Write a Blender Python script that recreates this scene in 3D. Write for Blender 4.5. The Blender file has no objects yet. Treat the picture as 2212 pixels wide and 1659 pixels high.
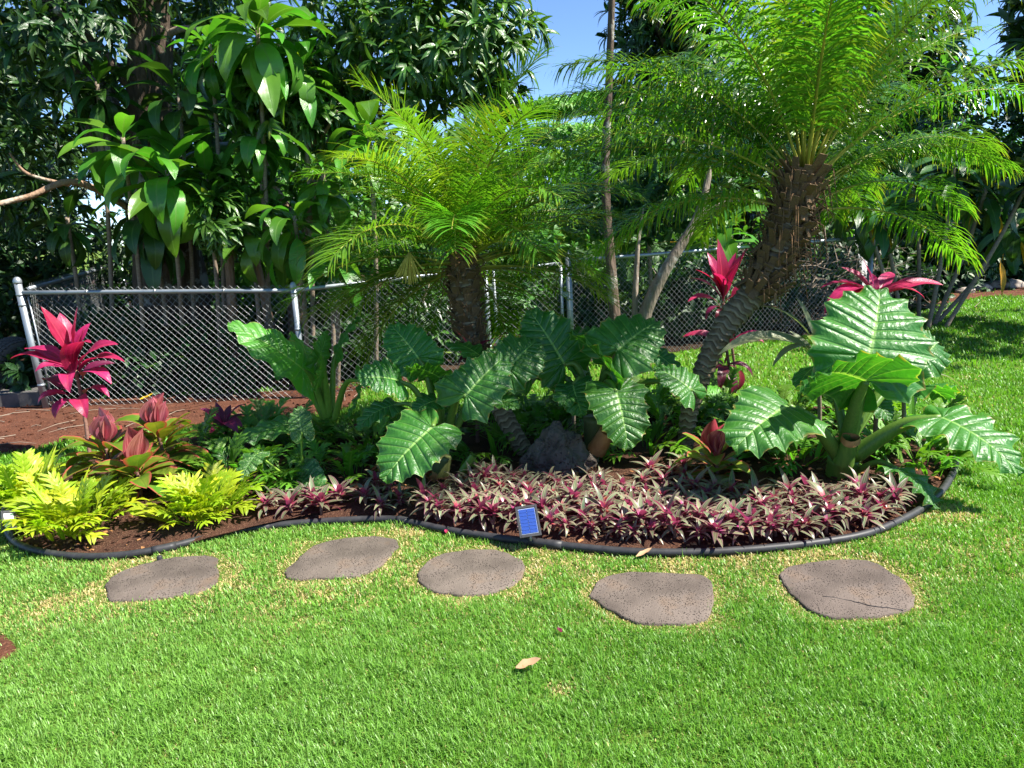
import bpy, math, random
import numpy as np
from mathutils import Vector, Matrix, noise

random.seed(7)
rng = np.random.default_rng(7)
S = bpy.context.scene
COL = S.collection
PI = math.pi

# ------------------------------------------------------------------ camera, world, sun
FPX, PITCH, ROLL, EYE = 1640.0, math.radians(12.0), math.radians(2.9), 1.6
R0 = np.array([1.0, 0, 0])
FW = np.array([0, math.cos(PITCH), -math.sin(PITCH)])
U0 = np.array([0, math.sin(PITCH), math.cos(PITCH)])
CX = math.cos(ROLL) * R0 - math.sin(ROLL) * U0
CY = math.sin(ROLL) * R0 + math.cos(ROLL) * U0
cam_d = bpy.data.cameras.new("camera")
cam_d.sensor_width = 36.0
cam_d.lens = 36.0 * FPX / 2212.0
cam_d.clip_start = 0.05
cam_d.clip_end = 500.0
cam = bpy.data.objects.new("camera", cam_d)
COL.objects.link(cam)
cam.matrix_world = Matrix(((CX[0], CY[0], -FW[0], 0), (CX[1], CY[1], -FW[1], 0), (CX[2], CY[2], -FW[2], EYE), (0, 0, 0, 1)))
S.camera = cam

SUN_EL, SUN_DIR = math.radians(52.0), Vector((1.0, -0.24, 0)).normalized()
W = bpy.data.worlds.new("World")
S.world = W
W.use_nodes = True
wn = W.node_tree
wn.nodes.clear()
wo = wn.nodes.new("ShaderNodeOutputWorld")
wb = wn.nodes.new("ShaderNodeBackground")
sky = wn.nodes.new("ShaderNodeTexSky")
sky.sky_type = 'NISHITA'
sky.sun_disc = False
sky.sun_elevation = SUN_EL
sky.sun_rotation = math.atan2(SUN_DIR.x, SUN_DIR.y)
sky.altitude = 1500
sky.air_density = 0.75
sky.dust_density = 0.0
sky.ozone_density = 6.0
wb.inputs[1].default_value = 0.09
wn.links.new(sky.outputs[0], wb.inputs[0])
wn.links.new(wb.outputs[0], wo.inputs[0])
sd = bpy.data.lights.new("sun", 'SUN')
sd.energy = 5.0
sd.angle = math.radians(0.55)
sd.color = (1.0, 0.955, 0.86)
sun = bpy.data.objects.new("sun", sd)
COL.objects.link(sun)
to_sun = Vector((SUN_DIR.x * math.cos(SUN_EL), SUN_DIR.y * math.cos(SUN_EL), math.sin(SUN_EL)))
sun.rotation_euler = to_sun.to_track_quat('Z', 'Y').to_euler()
sun.location = (6, 1, 9)
S.view_settings.view_transform = 'Standard'
S.view_settings.look = 'None'
S.view_settings.gamma = 1.0
S.view_settings.use_curve_mapping = False
S.view_settings.exposure = 1.6
S.cycles.max_bounces = 8
S.cycles.diffuse_bounces = 4
S.cycles.transmission_bounces = 5
S.cycles.caustics_reflective = False
S.cycles.caustics_refractive = False


def ray(px, py):
    return FW + CX * (px - 1106) / FPX - CY * (py - 829.5) / FPX


def G(px, py, z=0.0):
    v = ray(px, py)
    t = (z - EYE) / v[2]
    return np.array([v[0] * t, v[1] * t, z])


def A(px, py, Y):
    v = ray(px, py)
    t = Y / v[1]
    return np.array([v[0] * t, Y, EYE + v[2] * t])


# ------------------------------------------------------------------ object helpers
def empty(name, label, cat, loc=(0, 0, 0), group=None):
    o = bpy.data.objects.new(name, None)
    o.empty_display_size = 0.1
    COL.objects.link(o)
    o.location = tuple(float(c) for c in loc)
    o['label'] = label
    o['category'] = cat
    if group:
        o['group'] = group
    return o


def tag(o, label, cat, group=None):
    o['label'] = label
    o['category'] = cat
    if group:
        o['group'] = group
    return o


def make_mesh(name, V, F, mats, uv=None, col=None, smooth=True, midx=None):
    """V (N,3); F (M,k) array or list of lists"""
    me = bpy.data.meshes.new(name)
    V = np.asarray(V, dtype=np.float32)
    if isinstance(F, np.ndarray):
        k = F.shape[1]
        loops = F.astype(np.int32).ravel()
        starts = (np.arange(len(F)) * k).astype(np.int32)
    else:
        loops = np.array([i for f in F for i in f], dtype=np.int32)
        lens = np.array([len(f) for f in F])
        starts = np.concatenate([[0], np.cumsum(lens)[:-1]]).astype(np.int32)
    me.vertices.add(len(V))
    me.vertices.foreach_set("co", V.ravel())
    me.loops.add(len(loops))
    me.loops.foreach_set("vertex_index", loops)
    me.polygons.add(len(starts))
    me.polygons.foreach_set("loop_start", starts)
    if midx is not None:
        me.polygons.foreach_set("material_index", np.asarray(midx, dtype=np.int32))
    me.update(calc_edges=True)
    me.polygons.foreach_set("use_smooth", np.full(len(starts), smooth))
    if uv is not None:
        ul = me.uv_layers.new(name="UVMap")
        ul.data.foreach_set("uv", np.asarray(uv, dtype=np.float32)[loops].ravel())
    if col is not None:
        ca = me.color_attributes.new("col", 'FLOAT_COLOR', 'POINT')
        c4 = np.ones((len(V), 4), dtype=np.float32)
        c4[:, :3] = col
        ca.data.foreach_set("color", c4.ravel())
    for m in (mats if isinstance(mats, (list, tuple)) else [mats]):
        me.materials.append(m)
    me.update()
    return me


def link(name, me, parent=None, loc=None, rot=None, scale=None, mat=None):
    o = bpy.data.objects.new(name, me)
    COL.objects.link(o)
    if parent is not None:
        o.parent = parent
    if mat is not None:
        o.matrix_local = mat
    else:
        if loc is not None:
            o.location = tuple(float(c) for c in loc)
        if rot is not None:
            o.rotation_euler = rot
        if scale is not None:
            o.scale = scale if hasattr(scale, '__len__') else (scale,) * 3
    return o


class MB:
    """collects pieces of mixed faces into one mesh"""
    def __init__(self):
        self.V, self.F, self.M, self.UV, self.n = [], [], [], [], 0

    def add(self, V, F, mi=0, uv=None):
        V = np.asarray(V, float)
        self.V.append(V)
        self.UV.append(np.zeros((len(V), 2)) if uv is None else np.asarray(uv, float))
        for f in F:
            self.F.append([int(i) + self.n for i in f])
            self.M.append(mi)
        self.n += len(V)
        return self

    def mesh(self, name, mats, smooth=True):
        return make_mesh(name, np.concatenate(self.V), self.F, mats, uv=np.concatenate(self.UV), smooth=smooth, midx=self.M)


def frame_along(P):
    P = np.asarray(P, float)
    T = np.gradient(P, axis=0)
    T /= np.linalg.norm(T, axis=1)[:, None] + 1e-9
    ref = np.array([0, 1.0, 0]) if abs(T[0][1]) < 0.9 else np.array([1.0, 0, 0])
    Ns, Bs = [], []
    n = ref - T[0] * ref.dot(T[0])
    n /= np.linalg.norm(n)
    for t in T:
        n = n - t * n.dot(t)
        n /= np.linalg.norm(n) + 1e-9
        Ns.append(n)
        Bs.append(np.cross(t, n))
    return T, np.array(Ns), np.array(Bs)


def tube(P, R, n=8, cap=True, rmod=None):
    """tube round path P with radii R; rmod(ring index, angle array)->factor"""
    P = np.asarray(P, float)
    R = np.broadcast_to(np.asarray(R, float), (len(P),))
    T, N, B = frame_along(P)
    a = np.arange(n) * 2 * PI / n
    V, UV = [], []
    cum = np.concatenate([[0], np.cumsum(np.linalg.norm(np.diff(P, axis=0), axis=1))])
    for i in range(len(P)):
        r = R[i] * (rmod(i, a) if rmod else np.ones(n))
        V.append(P[i] + np.outer(r * np.cos(a), N[i]) + np.outer(r * np.sin(a), B[i]))
        UV.append(np.stack([a / (2 * PI), np.full(n, cum[i])], 1))
    V = np.concatenate(V)
    UV = np.concatenate(UV)
    F = []
    for i in range(len(P) - 1):
        for j in range(n):
            k = (j + 1) % n
            F.append([i * n + j, i * n + k, (i + 1) * n + k, (i + 1) * n + j])
    if cap:
        F.append(list(range(n))[::-1])
        F.append([(len(P) - 1) * n + j for j in range(n)])
    return V, F, UV


def spline(pts, n=24):
    """Catmull-Rom through pts"""
    P = np.asarray(pts, float)
    P = np.vstack([2 * P[0] - P[1], P, 2 * P[-1] - P[-2]])
    out = []
    m = len(P) - 3
    for t in np.linspace(0, m - 1e-6, n):
        i = int(t)
        f = t - i
        p0, p1, p2, p3 = P[i:i + 4]
        out.append(0.5 * ((2 * p1) + (-p0 + p2) * f + (2 * p0 - 5 * p1 + 4 * p2 - p3) * f ** 2 + (-p0 + 3 * p1 - 3 * p2 + p3) * f ** 3))
    return np.array(out)


def box(cx, cy, cz, sx, sy, sz):
    V = np.array([[x, y, z] for x in (-.5, .5) for y in (-.5, .5) for z in (-.5, .5)]) * [sx, sy, sz] + [cx, cy, cz]
    F = [[0, 1, 3, 2], [4, 6, 7, 5], [0, 4, 5, 1], [2, 3, 7, 6], [0, 2, 6, 4], [1, 5, 7, 3]]
    return V, F


class VN:
    """cheap tiling value noise for numpy arrays"""
    def __init__(self, seed, n=64):
        self.g = np.random.default_rng(seed).random((n, n))
        self.n = n

    def __call__(self, x, y, s):
        x, y = x * s + 1000, y * s + 1000
        i, j = np.floor(x).astype(int), np.floor(y).astype(int)
        u, v = x - i, y - j
        u, v = u * u * (3 - 2 * u), v * v * (3 - 2 * v)
        n, g = self.n, self.g
        a, b = g[i % n, j % n], g[(i + 1) % n, j % n]
        c, d = g[i % n, (j + 1) % n], g[(i + 1) % n, (j + 1) % n]
        return (a * (1 - u) + b * u) * (1 - v) + (c * (1 - u) + d * u) * v


def in_poly(x, y, poly):
    inside = np.zeros(x.shape, bool)
    j = len(poly) - 1
    for i in range(len(poly)):
        xi, yi = poly[i][:2]
        xj, yj = poly[j][:2]
        c = ((yi > y) != (yj > y)) & (x < (xj - xi) * (y - yi) / (yj - yi + 1e-12) + xi)
        inside ^= c
        j = i
    return inside


def dist_poly(x, y, poly):
    d = np.full(x.shape, 1e9)
    for i in range(len(poly)):
        ax, ay = poly[i][:2]
        bx, by = poly[(i + 1) % len(poly)][:2]
        ex, ey = bx - ax, by - ay
        t = np.clip(((x - ax) * ex + (y - ay) * ey) / (ex * ex + ey * ey + 1e-12), 0, 1)
        d = np.minimum(d, np.hypot(x - ax - t * ex, y - ay - t * ey))
    return d


# ------------------------------------------------------------------ materials
class NT:
    def __init__(self, name):
        self.m = bpy.data.materials.new(name)
        self.m.use_nodes = True
        self.t = self.m.node_tree
        self.t.nodes.clear()
        self.out = self.n("ShaderNodeOutputMaterial")

    def n(self, ty, **kw):
        nd = self.t.nodes.new(ty)
        for k, v in kw.items():
            setattr(nd, k, v)
        return nd

    def l(self, a, b):
        self.t.links.new(a, b)

    def val(self, sock, v):
        if hasattr(v, 'is_output'):
            self.l(v, sock)
        elif isinstance(v, (tuple, list)):
            sock.default_value = tuple(v) + ((1.0,) if len(v) == 3 and len(sock.default_value) == 4 else ())
        else:
            sock.default_value = v

    def math(self, op, a, b=0.0, clamp=False):
        nd = self.n("ShaderNodeMath", operation=op, use_clamp=clamp)
        self.val(nd.inputs[0], a)
        self.val(nd.inputs[1], b)
        return nd.outputs[0]

    def mix(self, f, a, b, mode='MIX'):
        nd = self.n("ShaderNodeMix", data_type='RGBA', blend_type=mode)
        self.val(nd.inputs[0], f)
        self.val(nd.inputs[6], a)
        self.val(nd.inputs[7], b)
        return nd.outputs[2]

    def ramp(self, f, stops):
        nd = self.n("ShaderNodeValToRGB")
        el = nd.color_ramp.elements
        while len(el) < len(stops):
            el.new(0.5)
        for e, (p, c) in zip(el, stops):
            e.position = p
            e.color = (tuple(c) + (1.0,)) if hasattr(c, '__len__') else (c, c, c, 1)
        self.val(nd.inputs[0], f)
        return nd.outputs[0]

    def noise(self, scale, detail=3, rough=0.55, vec=None, coord='Object'):
        nd = self.n("ShaderNodeTexNoise")
        nd.inputs['Scale'].default_value = scale
        nd.inputs['Detail'].default_value = detail
        nd.inputs['Roughness'].default_value = rough
        self.l(vec if vec is not None else self.coord(coord), nd.inputs['Vector'])
        return nd.outputs['Fac']

    def coord(self, which='Object'):
        return self.n("ShaderNodeTexCoord").outputs[which]

    def mapped(self, scale, coord='Object'):
        nd = self.n("ShaderNodeMapping")
        nd.inputs['Scale'].default_value = scale
        self.l(self.coord(coord), nd.inputs[0])
        return nd.outputs[0]

    def voro(self, scale, feature='F1', vec=None):
        nd = self.n("ShaderNodeTexVoronoi", feature=feature)
        nd.inputs['Scale'].default_value = scale
        self.l(vec if vec is not None else self.coord(), nd.inputs['Vector'])
        return nd.outputs['Distance']

    def bump(self, h, strength=0.5, dist=0.01):
        nd = self.n("ShaderNodeBump")
        nd.inputs['Strength'].default_value = strength
        nd.inputs['Distance'].default_value = dist
        self.l(h, nd.inputs['Height'])
        return nd.outputs[0]

    def pbsdf(self, col, rough=0.5, spec=0.5, bump=None, metal=0.0, coat=0.0):
        p = self.n("ShaderNodeBsdfPrincipled")
        self.val(p.inputs['Base Color'], col)
        self.val(p.inputs['Roughness'], rough)
        self.val(p.inputs['Specular IOR Level'], spec)
        self.val(p.inputs['Metallic'], metal)
        self.val(p.inputs['Coat Weight'], coat)
        if bump is not None:
            self.l(bump, p.inputs['Normal'])
        return p.outputs[0]

    def done(self, sh):
        self.l(sh, self.out.inputs[0])
        return self.m

    def leaf(self, col, rough=0.35, transl=0.35, tcol=None, bump=None, spec=0.5):
        p = self.pbsdf(col, rough, spec, bump)
        t = self.n("ShaderNodeBsdfTranslucent")
        if tcol is None:
            tcol = self.mix(1.0, col, (1.5, 1.6, 0.7), 'MULTIPLY')
        self.val(t.inputs[0], tcol)
        if bump is not None:
            self.l(bump, t.inputs['Normal'])
        mx = self.n("ShaderNodeMixShader")
        mx.inputs[0].default_value = transl
        self.l(p, mx.inputs[1])
        self.l(t.outputs[0], mx.inputs[2])
        return self.done(mx.outputs[0])

    def vary(self, col, dv=0.3, dh=0.03, attr=False):
        """per-object (or per-leaf attribute) value and hue spread"""
        r = self.n("ShaderNodeObjectInfo").outputs['Random']
        h = self.n("ShaderNodeHueSaturation")
        self.val(h.inputs['Color'], col)
        self.l(self.math('ADD', self.math('MULTIPLY', r, 2 * dh), 0.5 - dh), h.inputs['Hue'])
        r2 = self.math('FRACT', self.math('MULTIPLY', r, 17.3))
        self.l(self.math('ADD', self.math('MULTIPLY', r2, 2 * dv), 1 - dv), h.inputs['Value'])
        o = h.outputs[0]
        if attr:
            at = self.n("ShaderNodeAttribute", attribute_name='col')
            o = self.mix(1.0, o, at.outputs['Color'], 'MULTIPLY')
        return o

    def uv(self):
        s = self.n("ShaderNodeSeparateXYZ")
        self.l(self.coord('UV'), s.inputs[0])
        return s.outputs[0], s.outputs[1]

    def across(self):
        """0 at midrib .. 1 at margin, and v along"""
        u, v = self.uv()
        return self.math('ABSOLUTE', self.math('SUBTRACT', self.math('MULTIPLY', u, 2), 1)), u, v


def mat_simple_leaf(name, c1, c2, rough=0.35, transl=0.35, dv=0.3, dh=0.025, attr=False, rib=None, spec=0.5, tcol=None):
    k = NT(name)
    a, u, v = k.across()
    base = k.mix(k.noise(9, 2), c1, c2)
    base = k.vary(base, dv, dh, attr)
    if rib:
        base = k.mix(k.ramp(a, [(0.03, 0.8), (0.10, 0.0)]), base, rib)
    # fine parallel side veins
    w = k.n("ShaderNodeTexWave", bands_direction='X')
    w.inputs['Scale'].default_value = 1.0
    cmb = k.n("ShaderNodeCombineXYZ")
    k.l(k.math('ADD', k.math('MULTIPLY', v, 22), k.math('MULTIPLY', a, -7)), cmb.inputs[0])
    k.l(cmb.outputs[0], w.inputs['Vector'])
    h = k.math('ADD', k.math('MULTIPLY', w.outputs['Fac'], 0.3), k.ramp(a, [(0.0, 0.0), (0.12, 1.0)]))
    b = k.bump(h, 0.35, 0.004)
    return k.leaf(base, rough, transl, tcol=tcol, bump=b, spec=spec)


MT = {}
MT['ti'] = mat_simple_leaf('ti_leaf_green', (0.055, 0.175, 0.016), (0.10, 0.26, 0.024), 0.28, 0.36, 0.3, 0.02, rib=(0.12, 0.24, 0.05), spec=0.6)
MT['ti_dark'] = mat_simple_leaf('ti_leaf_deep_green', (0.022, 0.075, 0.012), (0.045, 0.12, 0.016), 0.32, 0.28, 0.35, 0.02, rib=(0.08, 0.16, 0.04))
MT['yellow'] = mat_simple_leaf('yellowing_leaf', (0.55, 0.33, 0.02), (0.48, 0.24, 0.02), 0.4, 0.35, 0.15, 0.02)
MT['mango'] = mat_simple_leaf('mango_leaf', (0.036, 0.105, 0.014), (0.065, 0.16, 0.022), 0.3, 0.3, 0.35, 0.02, attr=True, rib=(0.16, 0.24, 0.07), spec=0.6)
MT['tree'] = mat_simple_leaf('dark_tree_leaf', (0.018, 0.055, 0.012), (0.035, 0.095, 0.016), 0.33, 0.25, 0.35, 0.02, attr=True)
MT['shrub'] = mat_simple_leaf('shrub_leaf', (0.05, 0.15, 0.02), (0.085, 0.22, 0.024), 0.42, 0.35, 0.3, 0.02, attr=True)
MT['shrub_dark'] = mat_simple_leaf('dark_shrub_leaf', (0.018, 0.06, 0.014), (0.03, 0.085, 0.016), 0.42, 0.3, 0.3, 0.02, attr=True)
MT['feather'] = mat_simple_leaf('feathery_leaf', (0.10, 0.23, 0.02), (0.15, 0.31, 0.025), 0.5, 0.4, 0.25, 0.02, attr=True)
MT['fern_lime'] = mat_simple_leaf('lime_fern', (0.25, 0.38, 0.010), (0.36, 0.44, 0.013), 0.4, 0.38, 0.28, 0.03, rib=(0.45, 0.52, 0.06))
MT['fern_green'] = mat_simple_leaf('green_fern', (0.07, 0.21, 0.016), (0.13, 0.30, 0.02), 0.36, 0.38, 0.35, 0.02, rib=(0.15, 0.28, 0.05))
MT['silver'] = mat_simple_leaf('silver_green_leaf', (0.16, 0.19, 0.10), (0.24, 0.26, 0.15), 0.35, 0.3, 0.2, 0.03, rib=(0.32, 0.33, 0.2))


def mat_palm():
    k = NT('palm_leaflet')
    u, v = k.uv()
    base = k.vary(k.mix(k.noise(5, 2), (0.07, 0.20, 0.014), (0.13, 0.28, 0.018)), 0.25, 0.015)
    r = k.n("ShaderNodeObjectInfo").outputs['Random']
    yel = k.ramp(k.math('FRACT', k.math('MULTIPLY', r, 7.7)), [(0.86, 0.0), (1.0, 0.6)])
    base = k.mix(yel, base, (0.30, 0.30, 0.015))
    base = k.mix(k.ramp(v, [(0.80, 0.0), (1.0, 0.75)]), base, (0.36, 0.30, 0.03))
    return k.leaf(base, 0.27, 0.40, spec=0.6)


MT['palm'] = mat_palm()


def mat_red():
    k = NT('red_ti_leaf')
    a, u, v = k.across()
    st = k.noise(1.0, 3, 0.6, vec=None, coord='UV')
    m = k.n("ShaderNodeMapping")
    m.inputs['Scale'].default_value = (26, 1.2, 1)
    k.l(k.coord('UV'), m.inputs[0])
    nz = k.noise(1.0, 3, 0.6, vec=m.outputs[0])
    base = k.mix(k.ramp(nz, [(0.35, 0.0), (0.7, 1.0)]), (0.30, 0.012, 0.065), (0.52, 0.040, 0.145))
    base = k.mix(k.ramp(k.noise(6, 2), [(0.45, 0.0), (0.75, 0.5)]), base, (0.16, 0.01, 0.03))
    base = k.vary(base, 0.3, 0.012)
    base = k.mix(k.ramp(a, [(0.03, 0.7), (0.08, 0.0)]), base, (0.55, 0.06, 0.10))
    w = k.n("ShaderNodeTexWave", bands_direction='X')
    cmb = k.n("ShaderNodeCombineXYZ")
    k.l(k.math('ADD', k.math('MULTIPLY', v, 14), k.math('MULTIPLY', a, -8)), cmb.inputs[0])
    k.l(cmb.outputs[0], w.inputs['Vector'])
    w.inputs['Scale'].default_value = 1.0
    b = k.bump(k.math('ADD', k.math('MULTIPLY', w.outputs['Fac'], 0.3), k.ramp(a, [(0.0, 0.0), (0.12, 1.0)])), 0.3, 0.004)
    return k.leaf(base, 0.33, 0.36, tcol=k.mix(1.0, base, (1.6, 0.7, 1.0), 'MULTIPLY'), bump=b, spec=0.55)


MT['red'] = mat_red()
MT['red_dark'] = mat_simple_leaf('dark_maroon_leaf', (0.07, 0.006, 0.022), (0.16, 0.012, 0.045), 0.33, 0.25, 0.3, 0.015, tcol=(0.3, 0.02, 0.06))


def mat_pinkgreen():
    k = NT('pink_edged_leaf')
    a, u, v = k.across()
    n = k.noise(9, 3)
    base = k.mix(k.ramp(n, [(0.35, 0.0), (0.65, 1.0)]), (0.085, 0.17, 0.015), (0.20, 0.23, 0.03))
    base = k.vary(base, 0.25, 0.04)
    edge = k.math('ADD', a, k.math('MULTIPLY', k.math('SUBTRACT', n, 0.5), 0.5))
    base = k.mix(k.ramp(edge, [(0.66, 0.0), (0.95, 0.9)]), base, (0.46, 0.05, 0.075))
    b = k.bump(k.ramp(a, [(0.0, 0.0), (0.12, 1.0)]), 0.3, 0.004)
    return k.leaf(base, 0.32, 0.32, bump=b)


MT['pinkgreen'] = mat_pinkgreen()


def mat_pinkbud():
    k = NT('pink_striped_leaf')
    m = k.n("ShaderNodeMapping")
    m.inputs['Scale'].default_value = (12, 0.8, 1)
    k.l(k.coord('UV'), m.inputs[0])
    nz = k.noise(1.0, 3, 0.6, vec=m.outputs[0])
    base = k.mix(k.ramp(nz, [(0.4, 0.0), (0.62, 1.0)]), (0.20, 0.02, 0.05), (0.55, 0.17, 0.19))
    base = k.mix(k.ramp(k.noise(4, 2), [(0.5, 0), (0.8, 0.6)]), base, (0.20, 0.17, 0.04))
    return k.leaf(k.vary(base, 0.2, 0.02), 0.36, 0.35, tcol=(0.6, 0.08, 0.12))


MT['pinkbud'] = mat_pinkbud()


def mat_rhoeo():
    k = NT('oyster_plant_leaf')
    a, u, v = k.across()
    s = k.math('ABSOLUTE', k.math('SINE', k.math('MULTIPLY', u, 11)))
    base = k.mix(k.ramp(s, [(0.35, 0.0), (0.9, 1.0)]), (0.055, 0.095, 0.035), (0.21, 0.23, 0.135))
    base = k.mix(k.ramp(a, [(0.62, 0.0), (0.95, 0.85)]), base, (0.28, 0.10, 0.135))
    base = k.mix(k.ramp(v, [(0.08, 0.85), (0.30, 0.0)]), base, (0.34, 0.015, 0.08))
    base = k.vary(base, 0.45, 0.05)
    under = k.vary(k.mix(k.noise(14, 2), (0.22, 0.03, 0.09), (0.36, 0.07, 0.13)), 0.25, 0.02)
    bf = k.n("ShaderNodeNewGeometry").outputs['Backfacing']
    col = k.mix(bf, base, under)
    return k.leaf(col, 0.34, 0.25, tcol=(0.45, 0.06, 0.16))


MT['rhoeo'] = mat_rhoeo()


def mat_taro(name, c1, c2, vein, pattern=None):
    """uv.x counts veins (integer on a vein), uv.y is 0 on the midrib to 1 at the margin"""
    k = NT(name)
    u, v = k.uv()
    ph = k.math('ABSOLUTE', k.math('SUBTRACT', k.math('FRACT', k.math('ADD', u, 0.5)), 0.5))
    base = k.vary(k.mix(k.noise(7, 3), c1, c2), 0.15, 0.012)
    if pattern is not None:
        m = k.n("ShaderNodeMapping")
        m.inputs['Scale'].default_value = (1, 1, 1)
        k.l(k.coord('Object'), m.inputs[0])
        pz = k.noise(16, 4, 0.65, vec=m.outputs[0])
        base = k.mix(k.ramp(pz, [(0.54, 0.0), (0.60, 0.85)]), base, pattern)
    spots = k.math('MULTIPLY', k.ramp(k.noise(38, 2, 0.5), [(0.70, 0.0), (0.74, 1.0)]), k.ramp(k.noise(5, 2), [(0.45, 0.0), (0.6, 0.8)]))
    base = k.mix(spots, base, (0.20, 0.12, 0.03))
    base = k.mix(k.ramp(k.noise(3.5, 3), [(0.5, 0.0), (0.8, 0.45)]), base, (0.10, 0.24, 0.03))
    rim = k.math('MULTIPLY', k.ramp(v, [(0.93, 0.0), (0.985, 1.0)]), k.ramp(k.noise(6, 2), [(0.52, 0.0), (0.6, 0.8)]))
    line = k.math('MULTIPLY', k.ramp(ph, [(0.015, 1.0), (0.07, 0.0)]), k.ramp(v, [(0.1, 0.55), (0.95, 0.15)]))
    base = k.mix(line, base, vein)
    base = k.mix(k.ramp(v, [(0.025, 0.95), (0.05, 0.0)]), base, vein)
    base = k.mix(k.ramp(v, [(0.965, 0.0), (0.995, 0.6)]), base, vein)
    base = k.mix(rim, base, (0.30, 0.20, 0.05))
    # quilted pucker between the side veins
    cmb = k.n("ShaderNodeCombineXYZ")
    k.l(k.math('MULTIPLY', u, 1.3), cmb.inputs[0])
    k.l(k.math('MULTIPLY', v, 7.0), cmb.inputs[1])
    puck = k.noise(1.6, 2, 0.5, vec=cmb.outputs[0])
    h = k.math('ADD', k.math('MULTIPLY', puck, 0.9), k.ramp(ph, [(0.0, 0.0), (0.18, 0.8)]))
    b = k.bump(h, 0.55, 0.012)
    return k.leaf(base, 0.40, 0.36, tcol=k.mix(1.0, base, (2.2, 2.3, 0.6), 'MULTIPLY'), bump=b, spec=0.6)


MT['taro'] = mat_taro('elephant_ear_leaf', (0.026, 0.13, 0.018), (0.046, 0.185, 0.022), (0.24, 0.42, 0.11))
MT['taro_pale'] = mat_taro('pale_taro_leaf', (0.06, 0.20, 0.022), (0.09, 0.26, 0.03), (0.22, 0.38, 0.09))
MT['caladium'] = mat_taro('mottled_leaf', (0.028, 0.12, 0.02), (0.05, 0.18, 0.03), (0.18, 0.34, 0.10), (0.22, 0.34, 0.12))


def mat_plain(name, c1, c2, scale=8, rough=0.7, bumps=0.4, bd=0.01, stretch=(1, 1, 1), spec=0.3):
    k = NT(name)
    vec = k.mapped(stretch)
    n = k.noise(scale, 5, 0.65, vec=vec)
    c = k.mix(k.ramp(n, [(0.3, 0.0), (0.7, 1.0)]), c1, c2)
    return k.done(k.pbsdf(c, rough, spec, k.bump(n, bumps, bd)))


MT['petiole'] = mat_plain('petiole_green', (0.06, 0.13, 0.02), (0.11, 0.19, 0.03), 12, 0.4, 0.15, 0.004, (4, 4, 1))
MT['petiole_light'] = mat_plain('petiole_yellow_green', (0.14, 0.26, 0.03), (0.20, 0.32, 0.04), 12, 0.4, 0.15, 0.004)
MT['sheath'] = mat_plain('dry_sheath', (0.22, 0.09, 0.03), (0.40, 0.20, 0.08), 14, 0.6, 0.4)
MT['taro_stem'] = mat_plain('taro_stem', (0.045, 0.06, 0.018), (0.10, 0.11, 0.035), 9, 0.5, 0.4, 0.008, (3, 3, 1))
MT['rachis'] = mat_plain('frond_rib', (0.16, 0.20, 0.02), (0.32, 0.28, 0.04), 6, 0.4, 0.1)
MT['cane'] = mat_plain('cane_stem', (0.14, 0.10, 0.07), (0.26, 0.21, 0.16), 20, 0.7, 0.5, 0.006, (1, 1, 4))
MT['cane_red'] = mat_plain('red_cane_stem', (0.11, 0.05, 0.035), (0.20, 0.11, 0.08), 20, 0.7, 0.5, 0.006, (1, 1, 5))
MT['twig'] = mat_plain('twig', (0.16, 0.12, 0.09), (0.30, 0.24, 0.18), 16, 0.8, 0.3)


def mat_palm_trunk():
    """old leaf scars: pale lozenge rims over a darker stem"""
    k = NT('palm_trunk')
    u, v = k.uv()
    n = k.noise(30, 5, 0.65)
    tri = k.math('PINGPONG', k.math('MULTIPLY', u, 5.0), 0.5)
    f = k.math('FRACT', k.math('ADD', k.math('ADD', k.math('MULTIPLY', v, 23.0), k.math('MULTIPLY', tri, 0.7)), k.math('ADD', k.math('MULTIPLY', n, 0.5), k.math('MULTIPLY', k.noise(9, 2), 1.4))))
    c = k.mix(k.ramp(n, [(0.3, 0.0), (0.7, 1.0)]), (0.085, 0.062, 0.040), (0.20, 0.145, 0.09))
    c = k.mix(k.ramp(f, [(0.0, 0.0), (0.10, 0.65), (0.30, 0.5), (0.5, 0.0)]), c, (0.34, 0.28, 0.19))
    c = k.mix(k.ramp(f, [(0.80, 0.0), (0.97, 0.6)]), c, (0.06, 0.035, 0.022))
    return k.done(k.pbsdf(c, 0.85, 0.2, k.bump(k.math('ADD', k.math('MULTIPLY', n, 0.5), k.ramp(f, [(0.0, 0.0), (0.12, 1.0), (0.9, 0.2)])), 1.0, 0.012)))


MT['palm_trunk'] = mat_palm_trunk()
MT['palm_boot'] = mat_plain('palm_boot', (0.05, 0.03, 0.018), (0.24, 0.145, 0.07), 22, 0.85, 0.6, 0.008, (3, 3, 0.6))
MT['fibre'] = mat_plain('palm_fibre', (0.09, 0.05, 0.025), (0.20, 0.11, 0.05), 30, 0.9, 0.8, 0.01)


def mat_bark(name, c1, c2, lich):
    k = NT(name)
    vec = k.mapped((3, 3, 0.7))
    n = k.noise(6, 6, 0.7, vec=vec)
    v = k.voro(9, vec=vec)
    c = k.mix(k.ramp(n, [(0.3, 0.0), (0.7, 1.0)]), c1, c2)
    c = k.mix(k.ramp(k.noise(2.3, 5, 0.7), [(0.54, 0.0), (0.60, 0.85)]), c, lich)
    return k.done(k.pbsdf(c, 0.9, 0.2, k.bump(k.math('ADD', n, k.math('MULTIPLY', v, 0.6)), 0.9, 0.03)))


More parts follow.
